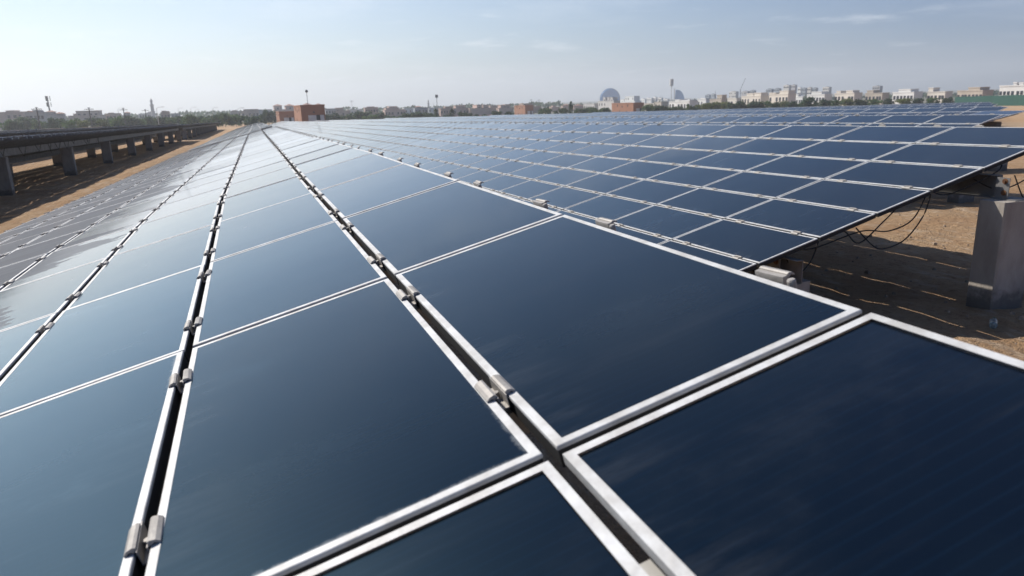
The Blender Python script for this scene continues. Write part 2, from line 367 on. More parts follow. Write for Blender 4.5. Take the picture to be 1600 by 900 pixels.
CLAMP_ME, END_ME = clamp_mesh(), clamp_mesh(True)

class Line:                                # the top edge of an array: where it runs and how it is tilted
    def __init__(s, x, y, z, d, tilt, kink=None, d2=None, wob=0, seed=0):
        s.o = Vector((x, y, z)); s.d = Vector(d); s.t = tilt; s.kink = kink; s.d2 = Vector(d2 or d); s.wob = wob; s.seed = seed
    def top(s, y):
        if s.kink is not None and y > s.kink: p = s.o+s.d*(s.kink-s.o.y)+s.d2*(y-s.kink)
        else: p = s.o+s.d*(y-s.o.y)
        if s.wob: p = p+Vector((.6*s.wob*mnoise.noise(Vector((y*.05, s.seed*7.7, 3))), 0, s.wob*mnoise.noise(Vector((y*.06, s.seed*3.1, 0)))))
        return p
    def frame(s, y0, y1):
        a, b_ = s.top(y0), s.top(y1); u = (b_-a).normalized(); v = Vector((math.cos(s.t), 0, math.sin(s.t)))
        v = (v-u*u.dot(v)).normalized(); n = v.cross(u)*-1
        if n.z < 0: n = -n
        return a, u, v, n
def mat_from(o, ex, ey, ez):
    return Matrix(((ex.x, ey.x, ez.x, o.x), (ex.y, ey.y, ez.y, o.y), (ex.z, ey.z, ez.z, o.z), (0, 0, 0, 1)))
CAMP = Vector((0, 0, ZC))
def seen(p, marg=.15):
    q = p-CAMP; d = q.dot(CF)
    if d < .2: return False
    return abs(q.dot(CR)/d) < .72+marg and abs(q.dot(CU)/d) < .405+marg

HB, LB = 1.07, 3.22                        # distance of the two beams from the top edge (horizontal)
def column(ln, y, off, root, bracket=False):
    p = ln.top(y); c = Vector((p.x-off, y, 0)); ztop = p.z-off*math.tan(ln.t)-.10-.20
    zb = zg(c.x, c.y)-.12
    s = MB(); w_, d_, ch = .20, .125, .014
    pts = [(-w_+ch, -d_), (w_-ch, -d_), (w_, -d_+ch), (w_, d_-ch), (w_-ch, d_), (-w_+ch, d_), (-w_, d_-ch), (-w_, -d_+ch)]
    s.prism(pts, zb, ztop-.004, 0, Matrix.Translation(c-Vector((0, 0, 0))))
    o = s.build('concrete_column', M_CONC, None); o.parent = root; o.matrix_parent_inverse = root.matrix_world.inverted(); return o, c, ztop
def beam_piece(s, a, b_, h=.20, w_=.075, th=.006, m=0):
    """C channel from a to b, web on its +x side"""
    u = (b_-a).normalized(); x = Vector((1, 0, 0)); x = (x-u*u.dot(x)).normalized(); z = x.cross(u); M = mat_from(a, x, u, z); ln = (b_-a).length
    s.box(w_/2-th, w_/2, 0, ln, -h, 0, m, M)
    s.box(-w_/2, w_/2-th-.0005, 0, ln, -th, -.0005, m, M); s.box(-w_/2, w_/2-th-.0005, 0, ln, -h+.0005, -h+th, m, M)

def build_array(ln, y0, npan, label, glassA=False, ncopy=0, subframe=False, clamps=0, detail=2, missing=None, over=-.03, group='rows of solar panels across the sand', col0=None, colstep=8.0, jit=.0016):
    yend = y0+npan*PU
    p0 = ln.top(y0); base = Vector((p0.x-HB, y0, zg(p0.x-HB, y0)))
    root = thing('solar_array', base, label, 'solar array', group)
    Ri = Matrix.Translation(-base)
    cells = []
    for j in range(npan):
        ya = y0+j*PU; a, u, v, n = ln.frame(ya, ya+PU)
        for r in range(ROWS):
            if missing and (j, r) in missing: continue
            o = a - v*(PV*(ROWS-r)-(PV-PW)*.0) + u*((PU-PL)/2) + v*((PV-PW)/2) - v*((PV-PW)/2)
            c = o+u*(PL/2)+v*(PW/2)
            cells.append((c, o, u, v, n, j, r))
    order = sorted(range(len(cells)), key=lambda k: ((0 if seen(cells[k][0]) else 1), (cells[k][0]-CAMP).length))
    own = set(order[:ncopy]) if ncopy else set()
    farM = []
    for k, (c, o, u, v, n, j, r) in enumerate(cells):
        q = jit if (o-CAMP).length < 60 else jit*.6
        ax, ay = random.gauss(0, q), random.gauss(0, q)
        n2 = (n+u*ax+v*ay).normalized(); u2 = (u-n2*u.dot(n2)).normalized(); v2 = n2.cross(u2)
        hz = random.gauss(0, .0008)
        Mw = mat_from(c-u2*(PL/2)-v2*(PW/2)+n*hz, u2, v2, n2)
        if k in own:
            if subframe:
                po = link('solar_panel', LAM[glassA], root, Ri @ Mw); link('frame', FRAME_ME, po)
            else: link('solar_panel', PAN, root, Ri @ Mw)
        else: farM.append(np.array(Ri @ Mw, np.float32))
    if farM:
        A = np.stack(farM); P = np.concatenate([FAR_V, np.ones((len(FAR_V), 1), np.float32)], 1)
        W = np.einsum('nij,kj->nki', A, P)[:, :, :3].reshape(-1, 3); nq = len(FAR_V)//4; nf = len(farM)*nq
        me = bpy.data.meshes.new('solar_panels'); me.vertices.add(len(W)); me.vertices.foreach_set('co', W.ravel())
        me.loops.add(nf*4); me.loops.foreach_set('vertex_index', np.arange(nf*4, dtype=np.int32))
        me.polygons.add(nf); me.polygons.foreach_set('loop_start', np.arange(nf, dtype=np.int32)*4)
        me.update(calc_edges=True)
        me.materials.append(M_GLASS_A if glassA else M_GLASS); me.materials.append(M_FRAME)
        me.polygons.foreach_set('material_index', np.tile(np.array([0]+[1]*(nq-1), np.int32), len(farM)))
        uvs = np.zeros((len(farM), nq*4, 2), np.float32); uvs[:, 0] = (0, PW); uvs[:, 1] = (PL, PW); uvs[:, 2] = (PL, 0); uvs[:, 3] = (0, 0)
        add_uv(me, uvs); at_ = me.attributes.new('rnd', 'FLOAT', 'FACE'); at_.data.foreach_set('value', np.repeat(rng.random(len(farM)).astype(np.float32), nq)); me.update(); me.validate()
        tag(link('solar_panels', me, root), kind='stuff')
    # clamps on the seams between rows, a fifth of a panel from either end
    if clamps:
        cl_ = []
        for j in range(npan):
            ya = y0+j*PU; a, u, v, n = ln.frame(ya, ya+PU)
            for r in range(ROWS+1):
                if missing and ((j, r) in missing or (j, r-1) in missing): continue
                for fr in (.205, .80):
                    if glassA and j == 2 and fr > .5: continue
                    c = a - v*(PV*(ROWS-r)) + u*(PU*fr+random.uniform(-.012, .012)) - v*((PV-PW)/2)
                    cl_.append((c, u, v, n, r))
        cl_.sort(key=lambda q: ((0 if seen(q[0], .02) else 1), (q[0]-CAMP).length))
        rest = MB()
        for k, (c, u, v, n, r) in enumerate(cl_):
            if (c-CAMP).length > 45: continue
            an = random.gauss(0, .05); u2 = u*math.cos(an)+v*math.sin(an); v2 = n.cross(u2)
            Mw = Ri @ mat_from(c, u2, v2, n)
            if r == 0: Mw = Mw @ Matrix.Rotation(math.pi, 4, 'Z')
            if k < clamps: link('panel_clamp', END_ME if r in (0, ROWS) else CLAMP_ME, root, Mw)
            else:
                rest.box(-.045, .045, -.030, -.0085, .002, .013, 0, Mw); rest.box(-.045, .045, .0085, .030, .002, .013, 0, Mw); rest.box(-.043, .043, -.0084, .0084, -.02, -.004, 0, Mw)
        if rest.v: tag(rest.build('panel_clamps', M_CLAMP, root), kind='stuff')
    # rails up the slope, two under every panel
    if detail >= 1:
        rails = MB(); wid = ROWS*PV
        for j in range(npan):
            ya = y0+j*PU; a, u, v, n = ln.frame(ya, ya+PU)
            for fr in (.205, .80):
                M = Ri @ mat_from(a+u*(PU*fr), u, v, n)
                rails.box(-.02, .02, -wid+.03, over, -.095, -.042, 0, M)
        tag(rails.build('mounting_rails', M_RAIL, root), kind='stuff')
        # beams and columns
        for off in (HB, LB):
            s = MB(); yy = y0-.06
            while yy < yend+.1:
                ye = min(yy+8.0, yend+.25); a = ln.top(yy); b_ = ln.top(ye); dz = -off*math.tan(ln.t)-.101
                a = a+Vector((-off, 0, dz)); b_ = b_+Vector((-off, 0, dz)); beam_piece(s, Ri @ a, Ri @ b_); yy = ye+.012
            s.build('beam', M_STEEL, root)
            yy = (col0 if col0 is not None else y0-.15)+(.30 if off == LB else 0)
            k = 0
            while yy < yend+.2:
                p = ln.top(yy); c = Vector((p.x-off, yy, 0)); zt = p.z-off*math.tan(ln.t)-.305; zb = zg(c.x, c.y)-.10
                s = MB(); w_, d_, ch = .20, .125, .014
                pts = [(-w_+ch, -d_), (w_-ch, -d_), (w_, -d_+ch), (w_, d_-ch), (w_-ch, d_), (-w_+ch, d_), (-w_, d_-ch), (-w_, -d_+ch)]
                s.prism(pts, 0, zt-zb, 0)
                o = s.build('concrete_column', M_CONC, root); o.location = Ri @ Vector((c.x, c.y, zb))
                if detail >= 2 and (c-CAMP).length < 30:      # angle bracket and bolts that hold the beam
                    hgt = zt-zb; s = MB()
                    s.box(-.075, .085, -.11, .11, hgt, hgt+.008); s.box(-.0475, -.0395, -.02, .10, hgt+.0085, hgt+.190)
                    s.box(-.039, .010, .085, .0925, hgt+.0085, hgt+.190)
                    br = s.build('bracket', M_STEEL, o)
                    for zz_ in (.06, .16):
                        s = MB(); Mr = Matrix.Translation((-.048, .02, hgt+zz_)) @ Matrix.Rotation(-math.pi/2, 4, 'Y')
                        s.lathe([(.0001, 0), (.024, 0), (.024, .005), (.0001, .0055)], 14, 0, Mr)
                        s.prism([(.013*math.cos(a*math.pi/3), .013*math.sin(a*math.pi/3)) for a in range(6)], .006, .02, 0, Mr)
                        link('bolt', s.mesh('bolt', M_RUST), o)
                yy += colstep; k += 1
    LAST[:] = [root]
    return root
LAST = []

T_A = .2428; DZ = -.0122
zt0 = ZC
lnA = Line(.9826, .8854, zt0-.3547, (0, 1, 0), T_A, .8854+4*PU, (.0143, 1, -.0130), wob=.012, seed=1)
arrays = []
build_array(lnA, .8854-3*PU, 31, 'frontmost solar array, filling the foreground right up to the camera', True, 100, True, 100)
yA2 = .8854+28*PU+2.2
lnA2 = Line(lnA.top(yA2).x, yA2, lnA.top(yA2).z, (.0143, 1, -.0125), T_A, wob=.03, seed=2)
hole = {(0, 6), (1, 6), (2, 6), (1, 5), (5, 6)}
build_array(lnA2, yA2, 86, 'solar array continuing the frontmost row towards the small brown kiosk', False, 0, False, 0, 1, hole)
TB = .2492
lnB = Line(7.2866, 4.495, zt0-.3778, (-.0021, 1, DZ), TB, wob=.006, seed=3)
lnB.wob = 0
rootB = build_array(lnB, 4.5075, 113, 'second solar array, tilted behind the frontmost one with its bare end over the concrete column', False, 100, True, 100, 2, col0=4.34)
ORD = ['first', 'second', 'third', 'fourth', 'fifth', 'sixth', 'seventh', 'eighth', 'ninth', 'tenth', 'eleventh', 'twelfth', 'thirteenth', 'fourteenth', 'fifteenth', 'sixteenth', 'seventeenth', 'eighteenth', 'nineteenth', 'twentieth', 'twenty-first', 'twenty-second', 'twenty-third', 'twenty-fourth']
XP = 6.304
def line_k(k):
    x = 7.2866+XP*k; y = 4.495+4.75*k+(.55 if k == 1 else 0)
    return Line(x-.0021*(y-4.5), y, zt0-.3778+DZ*(y-4.5)-.0085*(x-7.3)+.05*math.sin(k*2.3)-(.03 if k == 1 else 0), (-.0021, 1, DZ), TB+.006*math.sin(k*1.7), wob=.03, seed=10+k)
for k in range(1, 22):
    ln = line_k(k); y0 = ln.o.y; yfar = 150-.35*ln.o.x
    n = int((yfar-y0)/PU)
    if n < 6: break
    miss = None
    if k == 2:
        lnE = Line(ln.o.x, 13.7, ln.top(13.7).z+.02, (-.0021, 1, DZ), .15)
        build_array(lnE, 13.7, 1, 'single loose column of panels lying flatter at the open sand end of a row', False, 7, False, 0, 1)
        y0 += 1.7; n -= 1; miss = {(0, 6), (0, 5), (2, 6)}
    if k == 4: miss = {(3, 6)}
    build_array(ln, y0, n, '%s solar array behind the one with its bare end over the concrete column' % ORD[k-1], False, 100 if k <= 3 else 0, False, 60 if k <= 2 else 0, 2 if k <= 2 else (1 if k <= 4 else 0), miss, jit=.0012)
# rows to the left, seen from their raised rear edge
for k in range(1, 10):
    x = .98-XP*k; y0 = (2.0 if k == 1 else 2+5*k)
    ln = Line(x+.03, 20, zt0-.40-.02*k, (.004, 1, -.0115), T_A, wob=.03, seed=40+k)
    lab = ('solar array seen from its raised rear edge across the sand strip at left' if k == 1 else
           '%s solar array beyond the raised dark one at left' % ORD[k-2])
    build_array(ln, y0, int((78 if k == 1 else 150-y0)/PU), lab, False, 0, False, 40 if k == 1 else 0, 2 if k == 1 else (1 if k <= 3 else 0), col0=y0+5.3, jit=.006, over=(.05 if k == 1 else -.03))
    if k == 1: rootZ, lnZ = bpy.context.scene.objects[-1] if False else LAST[0], ln
lnZ2 = Line(.98-XP+.40, 84, zt0-.40-.75, (.004, 1, -.0125), T_A, wob=.03, seed=60)
build_array(lnZ2, 84, 75, 'farther solar array in line with the raised one beside the sand strip', False, 0, False, 0, 1, col0=85)

# hanging string cables at the bare end of the second array
def cable(pts, r=.006):
    P = [Vector(p) for p in pts]; Q = []
    for k in range(len(P)-1):
        a = P[max(k-1, 0)]; b_ = P[k]; c_ = P[k+1]; d_ = P[min(k+2, len(P)-1)]
        for q in range(6):
            tt = q/6; Q.append(.5*((2*b_)+(c_-a)*tt+(2*a-5*b_+4*c_-d_)*tt*tt+(3*b_-a-3*c_+d_)*tt**3))
    Q.append(P[-1]); s = MB(); s.tube([q-rootB.location for q in Q], r, 6)
    s.build('cable', M_CABLE, rootB, True)
def und(x, y, dz=0): q = lnB.top(y); return Vector((x, y, q.z-(q.x-x)*math.tan(TB)-.06+dz))
cable([und(5.25, 4.6), und(5.1, 4.62, -.10), und(4.85, 4.62, -.20), und(4.68, 4.62, -.04), und(4.55, 4.64)])
cable([und(5.55, 4.56), und(5.50, 4.57, -.18), und(5.35, 4.6, -.34), und(5.12, 4.6, -.34), und(4.98, 4.6, -.26), und(4.8, 4.62, -.05)])
cable([und(5.58, 4.62), und(5.45, 4.63, -.20), und(5.2, 4.65, -.22), und(4.9, 4.66, -.12), und(4.4, 4.68, -.10), und(4.2, 4.7)])
cable([und(6.35, 4.54), und(6.28, 4.52, -.03), und(6.05, 4.53, -.06), und(5.75, 4.56, -.07), und(5.6, 4.6)])
cable([und(6.9, 4.55), und(6.75, 4.5, -.16), und(6.55, 4.5, -.22), und(6.3, 4.52, -.20), und(6.1, 4.6, -.05)])
cable([und(6.95, 4.6), und(6.80, 4.56, -.30), und(6.72, 4.55, -.42), und(6.62, 4.6, -.18)])
cable([und(4.35, 4.56), und(4.30, 4.58, -.16), und(4.18, 4.6, -.22), und(4.05, 4.62)])

for k in range(17):                       # string leads drooping along the back beam of the left row
    y = 13+k*1.5+random.uniform(-.9, .9); q = lnZ.top(y); x0 = q.x-HB+.07; z0 = q.z-HB*math.tan(T_A)-.08; dr = random.uniform(.10, .34); wd = random.uniform(.15, .45); s = MB()
    s.tube([Vector((x0+.02*math.sin(j), y+wd*(j/6-.5)*2, z0-dr*(1-abs((j-3)/3)**(1.2+dr*3))))-rootZ.location for j in range(7)], .007, 5)
    s.build('cable', M_CABLE, rootZ, True)

# stones strewn over the sand by the right-hand rows
s = MB(); r = random.Random(11)
for k in range(700):
    x, y = r.uniform(2.5, 12), r.uniform(.5, 13); q = r.choice((.006, .008, .010, .014, .022))*r.uniform(.7, 1.4); z = zg(x, y)+.02
    a = r.uniform(0, 6.28); e = [Vector((math.cos(a+i*1.2566)*q*r.uniform(.7, 1.3), math.sin(a+i*1.2566)*q*r.uniform(.7, 1.3), -q*.5)) for i in range(5)]; o = Vector((x, y, z)); tp = o+Vector((r.uniform(-.3, .3)*q, r.uniform(-.3, .3)*q, q*.75))
    i0 = len(s.v); s.v += [tuple(o+p_) for p_ in e]+[tuple(tp)]+[tuple(o+p_*.7+Vector((0, 0, q*.75))) for p_ in e]
    for i in range(5):
        j = (i+1) % 5; s.f += [(i0+i, i0+j, i0+6+j, i0+6+i), (i0+6+i, i0+6+j, i0+5)]; s.m += [0, 0]
tag(s.build('stones', noisy('stone', (.42, .33, .24), (.25, .18, .12), 8, .9)), kind='stuff')

# plastic bottle lying in the shade
bx, by = 5.62, 3.90; bz = zg(bx, by)
bot = thing('plastic_bottle', (bx, by, bz+.055), 'clear empty plastic bottle with green cap lying on the shaded sand', 'bottle', rz=math.radians(35))
m, t, p = newmat('clear_plastic'); p.inputs['Base Color'].default_value = (.75, .85, .85, 1); p.inputs['Roughness'].default_value = .12; p.inputs['Transmission Weight'].default_value = .85; p.inputs['IOR'].default_value = 1.2
s = MB(); Mb = Matrix.Rotation(math.pi/2, 4, 'Y')
s.lathe([(.001, -.10), (.024, -.10), (.029, -.09), (.029, -.055), (.027, -.045), (.029, -.035), (.029, 0), (.027, .01), (.029, .02), (.029, .05), (.013, .085), (.012, .10)], 18, 0, Mb)
s.build('bottle_body', m, bot, True)
s = MB(); s.lathe([(.001, .098), (.016, .098), (.016, .118), (.014, .12), (.001, .12)], 14, 0, Mb)
s.build('cap', noisy('green_cap', (.015, .10, .05), (.02, .13, .06), 20, .5), bot)

# ------------------------------------------------------------------ buildings
def stucco(name, c, d=.82): return noisy(name, c, tuple(q*d for q in c), .35, .9, 0, .15, stretch=(1, 1, .5))
ST = {'pink': stucco('pink_stucco', (.60, .44, .37)), 'brown': stucco('brown_stucco', (.44, .32, .26)), 'white': stucco('white_render', (.76, .75, .72), .92),
      'cream': stucco('cream_render', (.74, .68, .59), .92), 'grey': stucco('grey_render', (.42, .41, .41)), 'tan': stucco('tan_render', (.54, .47, .39)),
      'beige': stucco('beige_stucco', (.56, .46, .39), .88), 'blue': stucco('blue_grey_render', (.30, .33, .36)), 'terra': stucco('terracotta_render', (.34, .17, .105), .88), 'stone': stucco('pale_stone', (.58, .55, .51), .9)}
M_WIN = noisy('dark_window', (.035, .04, .05), (.05, .06, .075), 3, .15)
M_ROOF = noisy('roof_tiles', (.37, .20, .15), (.30, .17, .13), 2, .85)
M_ROOFG = noisy('flat_roof', (.40, .38, .35), (.34, .32, .30), .8, .9)
M_GLZ = noisy('blue_curtain_glass', (.05, .21, .48), (.07, .26, .55), .08, .25, .1)
M_DOOR = noisy('white_door_paint', (.66, .67, .66), (.58, .59, .58), 2, .6)
M_DARK = noisy('dark_opening', (.02, .02, .025), (.03, .03, .03), 2, .8)
M_POLE = noisy('dark_pole', (.07, .075, .08), (.10, .10, .10), 3, .7)
M_POLEL = noisy('pale_pole', (.55, .55, .54), (.62, .62, .60), 3, .6)

def villa(px0, px1, D, label, mat, blocks, depth=None, rot=0, win=(2, 4), group='villas beyond the trees', roofmat=None, name='villa', cat='house', winsize=(1.1, 1.5), wskip=.15, wmat=None, ff=None):
    """blocks: (px0, px1, py_top, kind) kind flat|hip|gable|dome ; the first gives the main body"""
    pc = (px0+px1)/2; P = at(pc, D); dirv = Vector((P.x, P.y, 0)).normalized(); side = Vector((dirv.y, -dirv.x, 0))
    W = (at(px1, D)-at(px0, D)).length; dep = depth or W*.6
    zb = zg0(P.x, P.y); az = math.atan2(P.x, P.y); rz = 0.
    xl, xr = -W/2, W/2
    if ff is None and px0 > 900: ff = .72
    if ff:                                # turned so that its long sunlit flank and its shaded end both show
        ps = px0+ff*(px1-px0); P = at(ps, D); az = math.atan2(P.x, P.y); rz = -math.pi/2; zb = zg0(P.x, P.y)
        xl, xr = -min(W*ff/math.sin(az), W*2.2), 0.; dep = W*(1-ff)/math.cos(az)
    root = thing(name, (P.x, P.y, zb), label, cat, group, rz=rz)
    s = MB(); rf = MB(); k = 0; hasroof = False
    for bi, (a, b_, py, kind) in enumerate(blocks):
        xa = xl+(a-px0)/(px1-px0)*(xr-xl); xb = xl+(b_-px0)/(px1-px0)*(xr-xl); h = top_z((a+b_)/2, py, D)-zb
        y0 = bi*.03*dep-(.02*dep if bi == 0 else 0); y1 = dep*(1-.05*bi)
        if kind == 'flat':
            s.box(xa, xb, y0, y1, -.5, h-.35); s.box(xa-.12, xb+.12, y0-.12, y1+.12, h-.35, h)       # parapet band
            hb = h-.35
        elif kind == 'plain': s.box(xa, xb, y0, y1, -.5, h); hb = h
        elif kind == 'dome':
            r = (xb-xa)/2; s.box(xa, xb, y0, y0+2*r, -.5, h-r*.9)
            s.lathe([(r*math.cos(q*math.pi/16), h-r*.9+r*.9*math.sin(q*math.pi/16)) for q in range(9)], 20, 0, Matrix.Translation(((xa+xb)/2, y0+r, 0))); hb = h-r
        else:
            rh = min(h*.25, (xb-xa)*.22); hb = h-rh; hasroof = True; s.box(xa, xb, y0, y1, -.5, hb); xm = (xa+xb)/2; e = .5
            q = [(xa-e, y0-e, hb), (xb+e, y0-e, hb), (xb+e, y1+e, hb), (xa-e, y1+e, hb)]; ym = (y0+y1)/2; kk = min((xb-xa), (y1-y0))*.5
            if kind == 'hip': r0, r1 = (xm, min(y0+kk, ym), h), (xm, max(y1-kk, ym), h)
            else: r0, r1 = (xm, y0-e, h), (xm, y1+e, h)
            i = len(rf.v); rf.v += q+[r0, r1]
            for f in ((0, 1, 4), (1, 2, 5, 4), (2, 3, 5), (3, 0, 4, 5), (3, 2, 1, 0)): rf.f.append(tuple(i+z for z in f)); rf.m.append(0)
        # windows on the near face
        nf, nw = win
        if bi > 0: nw = max(1, int(nw*(xb-xa)/W)); nf = 1
        if kind == 'dome': continue
        for fl in range(nf):
            zc = hb-1.9-fl*3.3
            if zc < 2.0: break
            for q in range(nw):
                if random.random() < wskip: continue
                xc = xa+(xb-xa)*(q+.5)/nw+random.uniform(-.2, .2)
                ww, wh = winsize[0]*random.choice((1, 1, 1.3)), winsize[1]
                ww = min(ww, (xb-xa)/nw*.7)
                wn = MB(); wn.box(-ww/2, ww/2, -.03, .08, -wh/2, wh/2); o = wn.build('window', wmat or M_WIN, root); o.location = (xc, y0-.0, zc)
    s.build('wall', ST[mat], root)
    if hasroof: rf.build('roof', roofmat or M_ROOF, root)
    return root
FL = 'flat'
villa(-30, 36, 420, 'long low greyish pink villa at the far left edge', 'pink', [(-30, 36, 175, FL), (8, 22, 172.5, FL)], win=(2, 7))
villa(37, 68, 390, 'pale grey villa with rounded roof gables behind the first dark pole', 'grey', [(37, 68, 175.5, FL), (39, 50, 173, 'gable'), (50, 60, 171.8, FL), (60, 67, 171.5, 'dome')], win=(2, 5))
villa(69, 98, 400, 'villa with two small hipped roofs right of the leaning mobile mast', 'grey', [(69, 98, 179, FL), (71, 83, 172.5, 'hip'), (84, 97, 175, 'hip')], win=(2, 3))
villa(103, 160, 430, 'wide beige villa with a pale dome in front of its upper floor', 'beige', [(104, 158, 180, FL), (117, 154, 172.8, FL), (127, 141, 177.6, 'dome'), (112, 118, 177.5, FL)], win=(2, 7))
villa(163, 186, 440, 'low flat grey-beige villa left of the third dark pole', 'beige', [(163, 186, 177, FL), (168, 175, 176, FL)], win=(1, 4))
villa(193, 202, 430, 'small grey house with a hipped roof beside the third dark pole', 'grey', [(193, 202, 174.5, 'hip')], win=(1, 2))
villa(250, 264, 430, 'small brown villa with a stepped roofline right of the minaret', 'brown', [(250, 264, 175, FL), (252, 258, 173, FL), (259, 263, 173.6, FL)], win=(2, 3))
villa(266, 280, 520, 'faint low grey villa half hidden by the trees right of the stepped brown villa', 'blue', [(266, 280, 177, FL)], win=(1, 3))
villa(359, 375, 430, 'narrow beige villa among the trees with a flat parapet', 'beige', [(359, 375, 173.5, FL), (362, 370, 172.4, FL)], win=(2, 3))
villa(376, 404, 440, 'beige villa with a raised flat upper floor left of the small brown kiosk', 'beige', [(376, 404, 173, FL), (380, 403, 170.5, FL)], win=(2, 5))
villa(402, 425, 520, 'grey villa behind the big dark tree near the small brown kiosk', 'grey', [(402, 425, 171, FL)], win=(1, 4))
villa(429, 507, 520, 'large pale pink residence with four hipped roof pavilions behind the brown kiosks', 'pink', [(430, 506, 170, FL), (429, 441, 162.6, 'hip'), (447, 460, 162.4, 'hip'), (473, 491, 160.8, 'hip'), (493, 507, 161.4, 'hip')], win=(2, 10))
villa(508, 526, 470, 'plain grey block just right of the large brown kiosk', 'grey', [(508, 526, 169.5, FL)], win=(2, 4))
villa(524, 547, 470, 'brown stepped block right of the plain grey block', 'brown', [(524, 547, 172.6, FL), (525, 537, 168.2, FL)], win=(2, 5))
villa(543, 566, 520, 'low cream block under the thin pole between brown blocks', 'cream', [(543, 566, 170.8, FL)], win=(1, 5))
villa(570, 591, 450, 'square grey-brown block standing clear of its neighbours', 'brown', [(570, 591, 167.4, FL), (575, 585, 166.4, FL)], win=(3, 5))
villa(601, 634, 440, 'stepped pink apartment villa with a broad rounded crown', 'pink', [(601, 634, 171, FL), (603, 624, 168.4, FL), (608, 621, 166, FL)], win=(2, 7))
villa(631, 652, 520, 'long low white block left of the bluish grey house', 'white', [(631, 652, 168.8, FL)], win=(1, 3))
villa(648, 669, 450, 'bluish grey house with a small hipped roof left of the far minaret', 'blue', [(648, 669, 168, FL), (651, 658, 165.4, 'hip')], win=(2, 4))
villa(669, 692, 520, 'low white block at the foot of the thin floodlight mast', 'white', [(669, 692, 167.8, FL)], win=(1, 4))
villa(688, 709, 440, 'brown apartment block right of the thin floodlight mast', 'brown', [(688, 709, 169, FL), (696, 707, 166.2, FL)], win=(2, 5))
villa(708, 733, 440, 'pink apartment villa with twin roof blocks, first of the pink row', 'pink', [(708, 733, 168.8, FL), (712, 720, 164.8, FL), (720, 728, 164.2, FL)], win=(2, 5), rot=.25)
villa(733, 774, 440, 'longest pink apartment block with two stepped roof crowns', 'pink', [(733, 774, 168.5, FL), (745, 753, 163.6, FL), (756, 764, 163.6, FL)], win=(2, 9), rot=.25)
villa(766, 781, 520, 'dark roofed brown block behind the gap in the pink row', 'brown', [(766, 781, 164.4, FL)], win=(1, 4))
villa(779, 803, 440, 'pink apartment block at the right end of the pink row', 'pink', [(779, 803, 168, FL), (782, 789, 164, FL), (790, 799, 162.8, FL)], win=(2, 5), rot=.25)
villa(815, 846, 460, 'brown villa with a raised roof behind the far small orange kiosk', 'brown', [(815, 846, 166, FL), (817, 833, 161.4, FL)], win=(2, 6))
villa(849, 862, 520, 'tiny grey house in the gap right of the raised brown villa', 'grey', [(849, 862, 167.5, FL)], win=(1, 2))
villa(861, 875, 480, 'small peach house with a low block roof left of the pointed conifer', 'pink', [(861, 875, 167, FL), (864, 869, 165.4, FL)], win=(1, 3))
villa(879, 891, 480, 'small peach house with a red roof directly left of the pointed conifer', 'pink', [(879, 891, 165, FL), (883, 889, 162.6, 'hip')], win=(1, 3))
villa(896, 912, 480, 'small peach house with a red roof directly right of the pointed conifer', 'pink', [(896, 912, 164.6, FL), (901, 910, 162.6, 'hip')], win=(1, 3))
villa(911, 936, 470, 'low pale grey house left of the round glass tower', 'stone', [(911, 936, 162, FL)], win=(1, 5))
villa(934, 969, 450, 'pale grey house below the round glass tower', 'stone', [(934, 969, 157.2, FL), (945, 949, 151.6, FL), (954, 958, 151.8, FL), (960, 965, 151.6, FL)], win=(2, 6))
villa(967, 1002, 620, 'white block with a taller right half behind the large orange kiosk', 'white', [(967, 1002, 158, FL), (979, 999, 150, FL), (968, 976, 155, FL)], win=(2, 6))
for i_, (a, b_, py) in enumerate([(1001, 1010, 154.6), (1009, 1021, 153.2), (1019, 1027, 151.8), (1026, 1036, 152.6), (1035, 1046, 154.4), (1069, 1080, 155)]):
    villa(a, b_, 780, ['leftmost far white block on the hazy skyline left of the white mast', 'second far white block on the hazy skyline left of the white mast', 'tallest far white block on the hazy skyline left of the white mast', 'fourth far white block on the hazy skyline left of the white mast', 'far white block right behind the white mast', 'far white block right of the curved glass tower'][i_], 'white', [(a, b_, py, 'plain'), (a+2, a+5, py-.9, 'plain')], win=(3, 4), group='far white skyline blocks', name='apartment_block', cat='building', winsize=(1.3, 1.0))
villa(1003, 1045, 430, 'low tan house behind the hedge left of the white mast', 'tan', [(1003, 1030, 161.5, FL), (1029, 1044, 158.8, FL)], win=(1, 5))
villa(1044, 1091, 340, 'bright white modern villa with two banks of dark windows', 'white', [(1044, 1090, 158.2, FL), (1057, 1067, 155.4, FL), (1068, 1089, 156.4, FL)], win=(1, 7), winsize=(1.2, 1.9), depth=10)
villa(1089, 1108, 380, 'white flat house between the modern white villa and the tan one', 'white', [(1089, 1108, 154.4, FL), (1096, 1106, 153.2, FL)], win=(1, 3))
villa(1108, 1136, 340, 'tan villa with a square stair tower at its right end', 'tan', [(1108, 1134, 154.6, FL), (1123.5, 1134.5, 148, FL)], win=(1, 5))
villa(1136, 1157, 350, 'cream house between the square stair tower and the tall cream villa', 'cream', [(1136, 1156, 153.4, FL)], win=(2, 3))
villa(1157, 1201, 330, 'tall cream villa with a vertical strip of windows', 'cream', [(1157, 1200, 149.6, FL), (1168, 1183, 145.5, FL), (1184, 1199, 144.6, FL)], win=(2, 7), winsize=(.9, 1.8))
villa(1200, 1243, 320, 'cream villa with a raised plain rooftop and a big dark window', 'cream', [(1200, 1242, 146.4, FL), (1199.5, 1213, 144.8, FL), (1222, 1241, 141.4, FL)], win=(2, 6), winsize=(1.2, 1.6))
villa(1240, 1259, 360, 'low white house stepped in front of far apartment towers', 'white', [(1240, 1258, 150.8, FL), (1240, 1248, 147.2, FL)], win=(1, 4))
villa(1259, 1300, 340, 'white two-step villa behind the round bush', 'white', [(1259, 1298, 147, FL), (1268, 1290, 143, FL)], win=(2, 6))
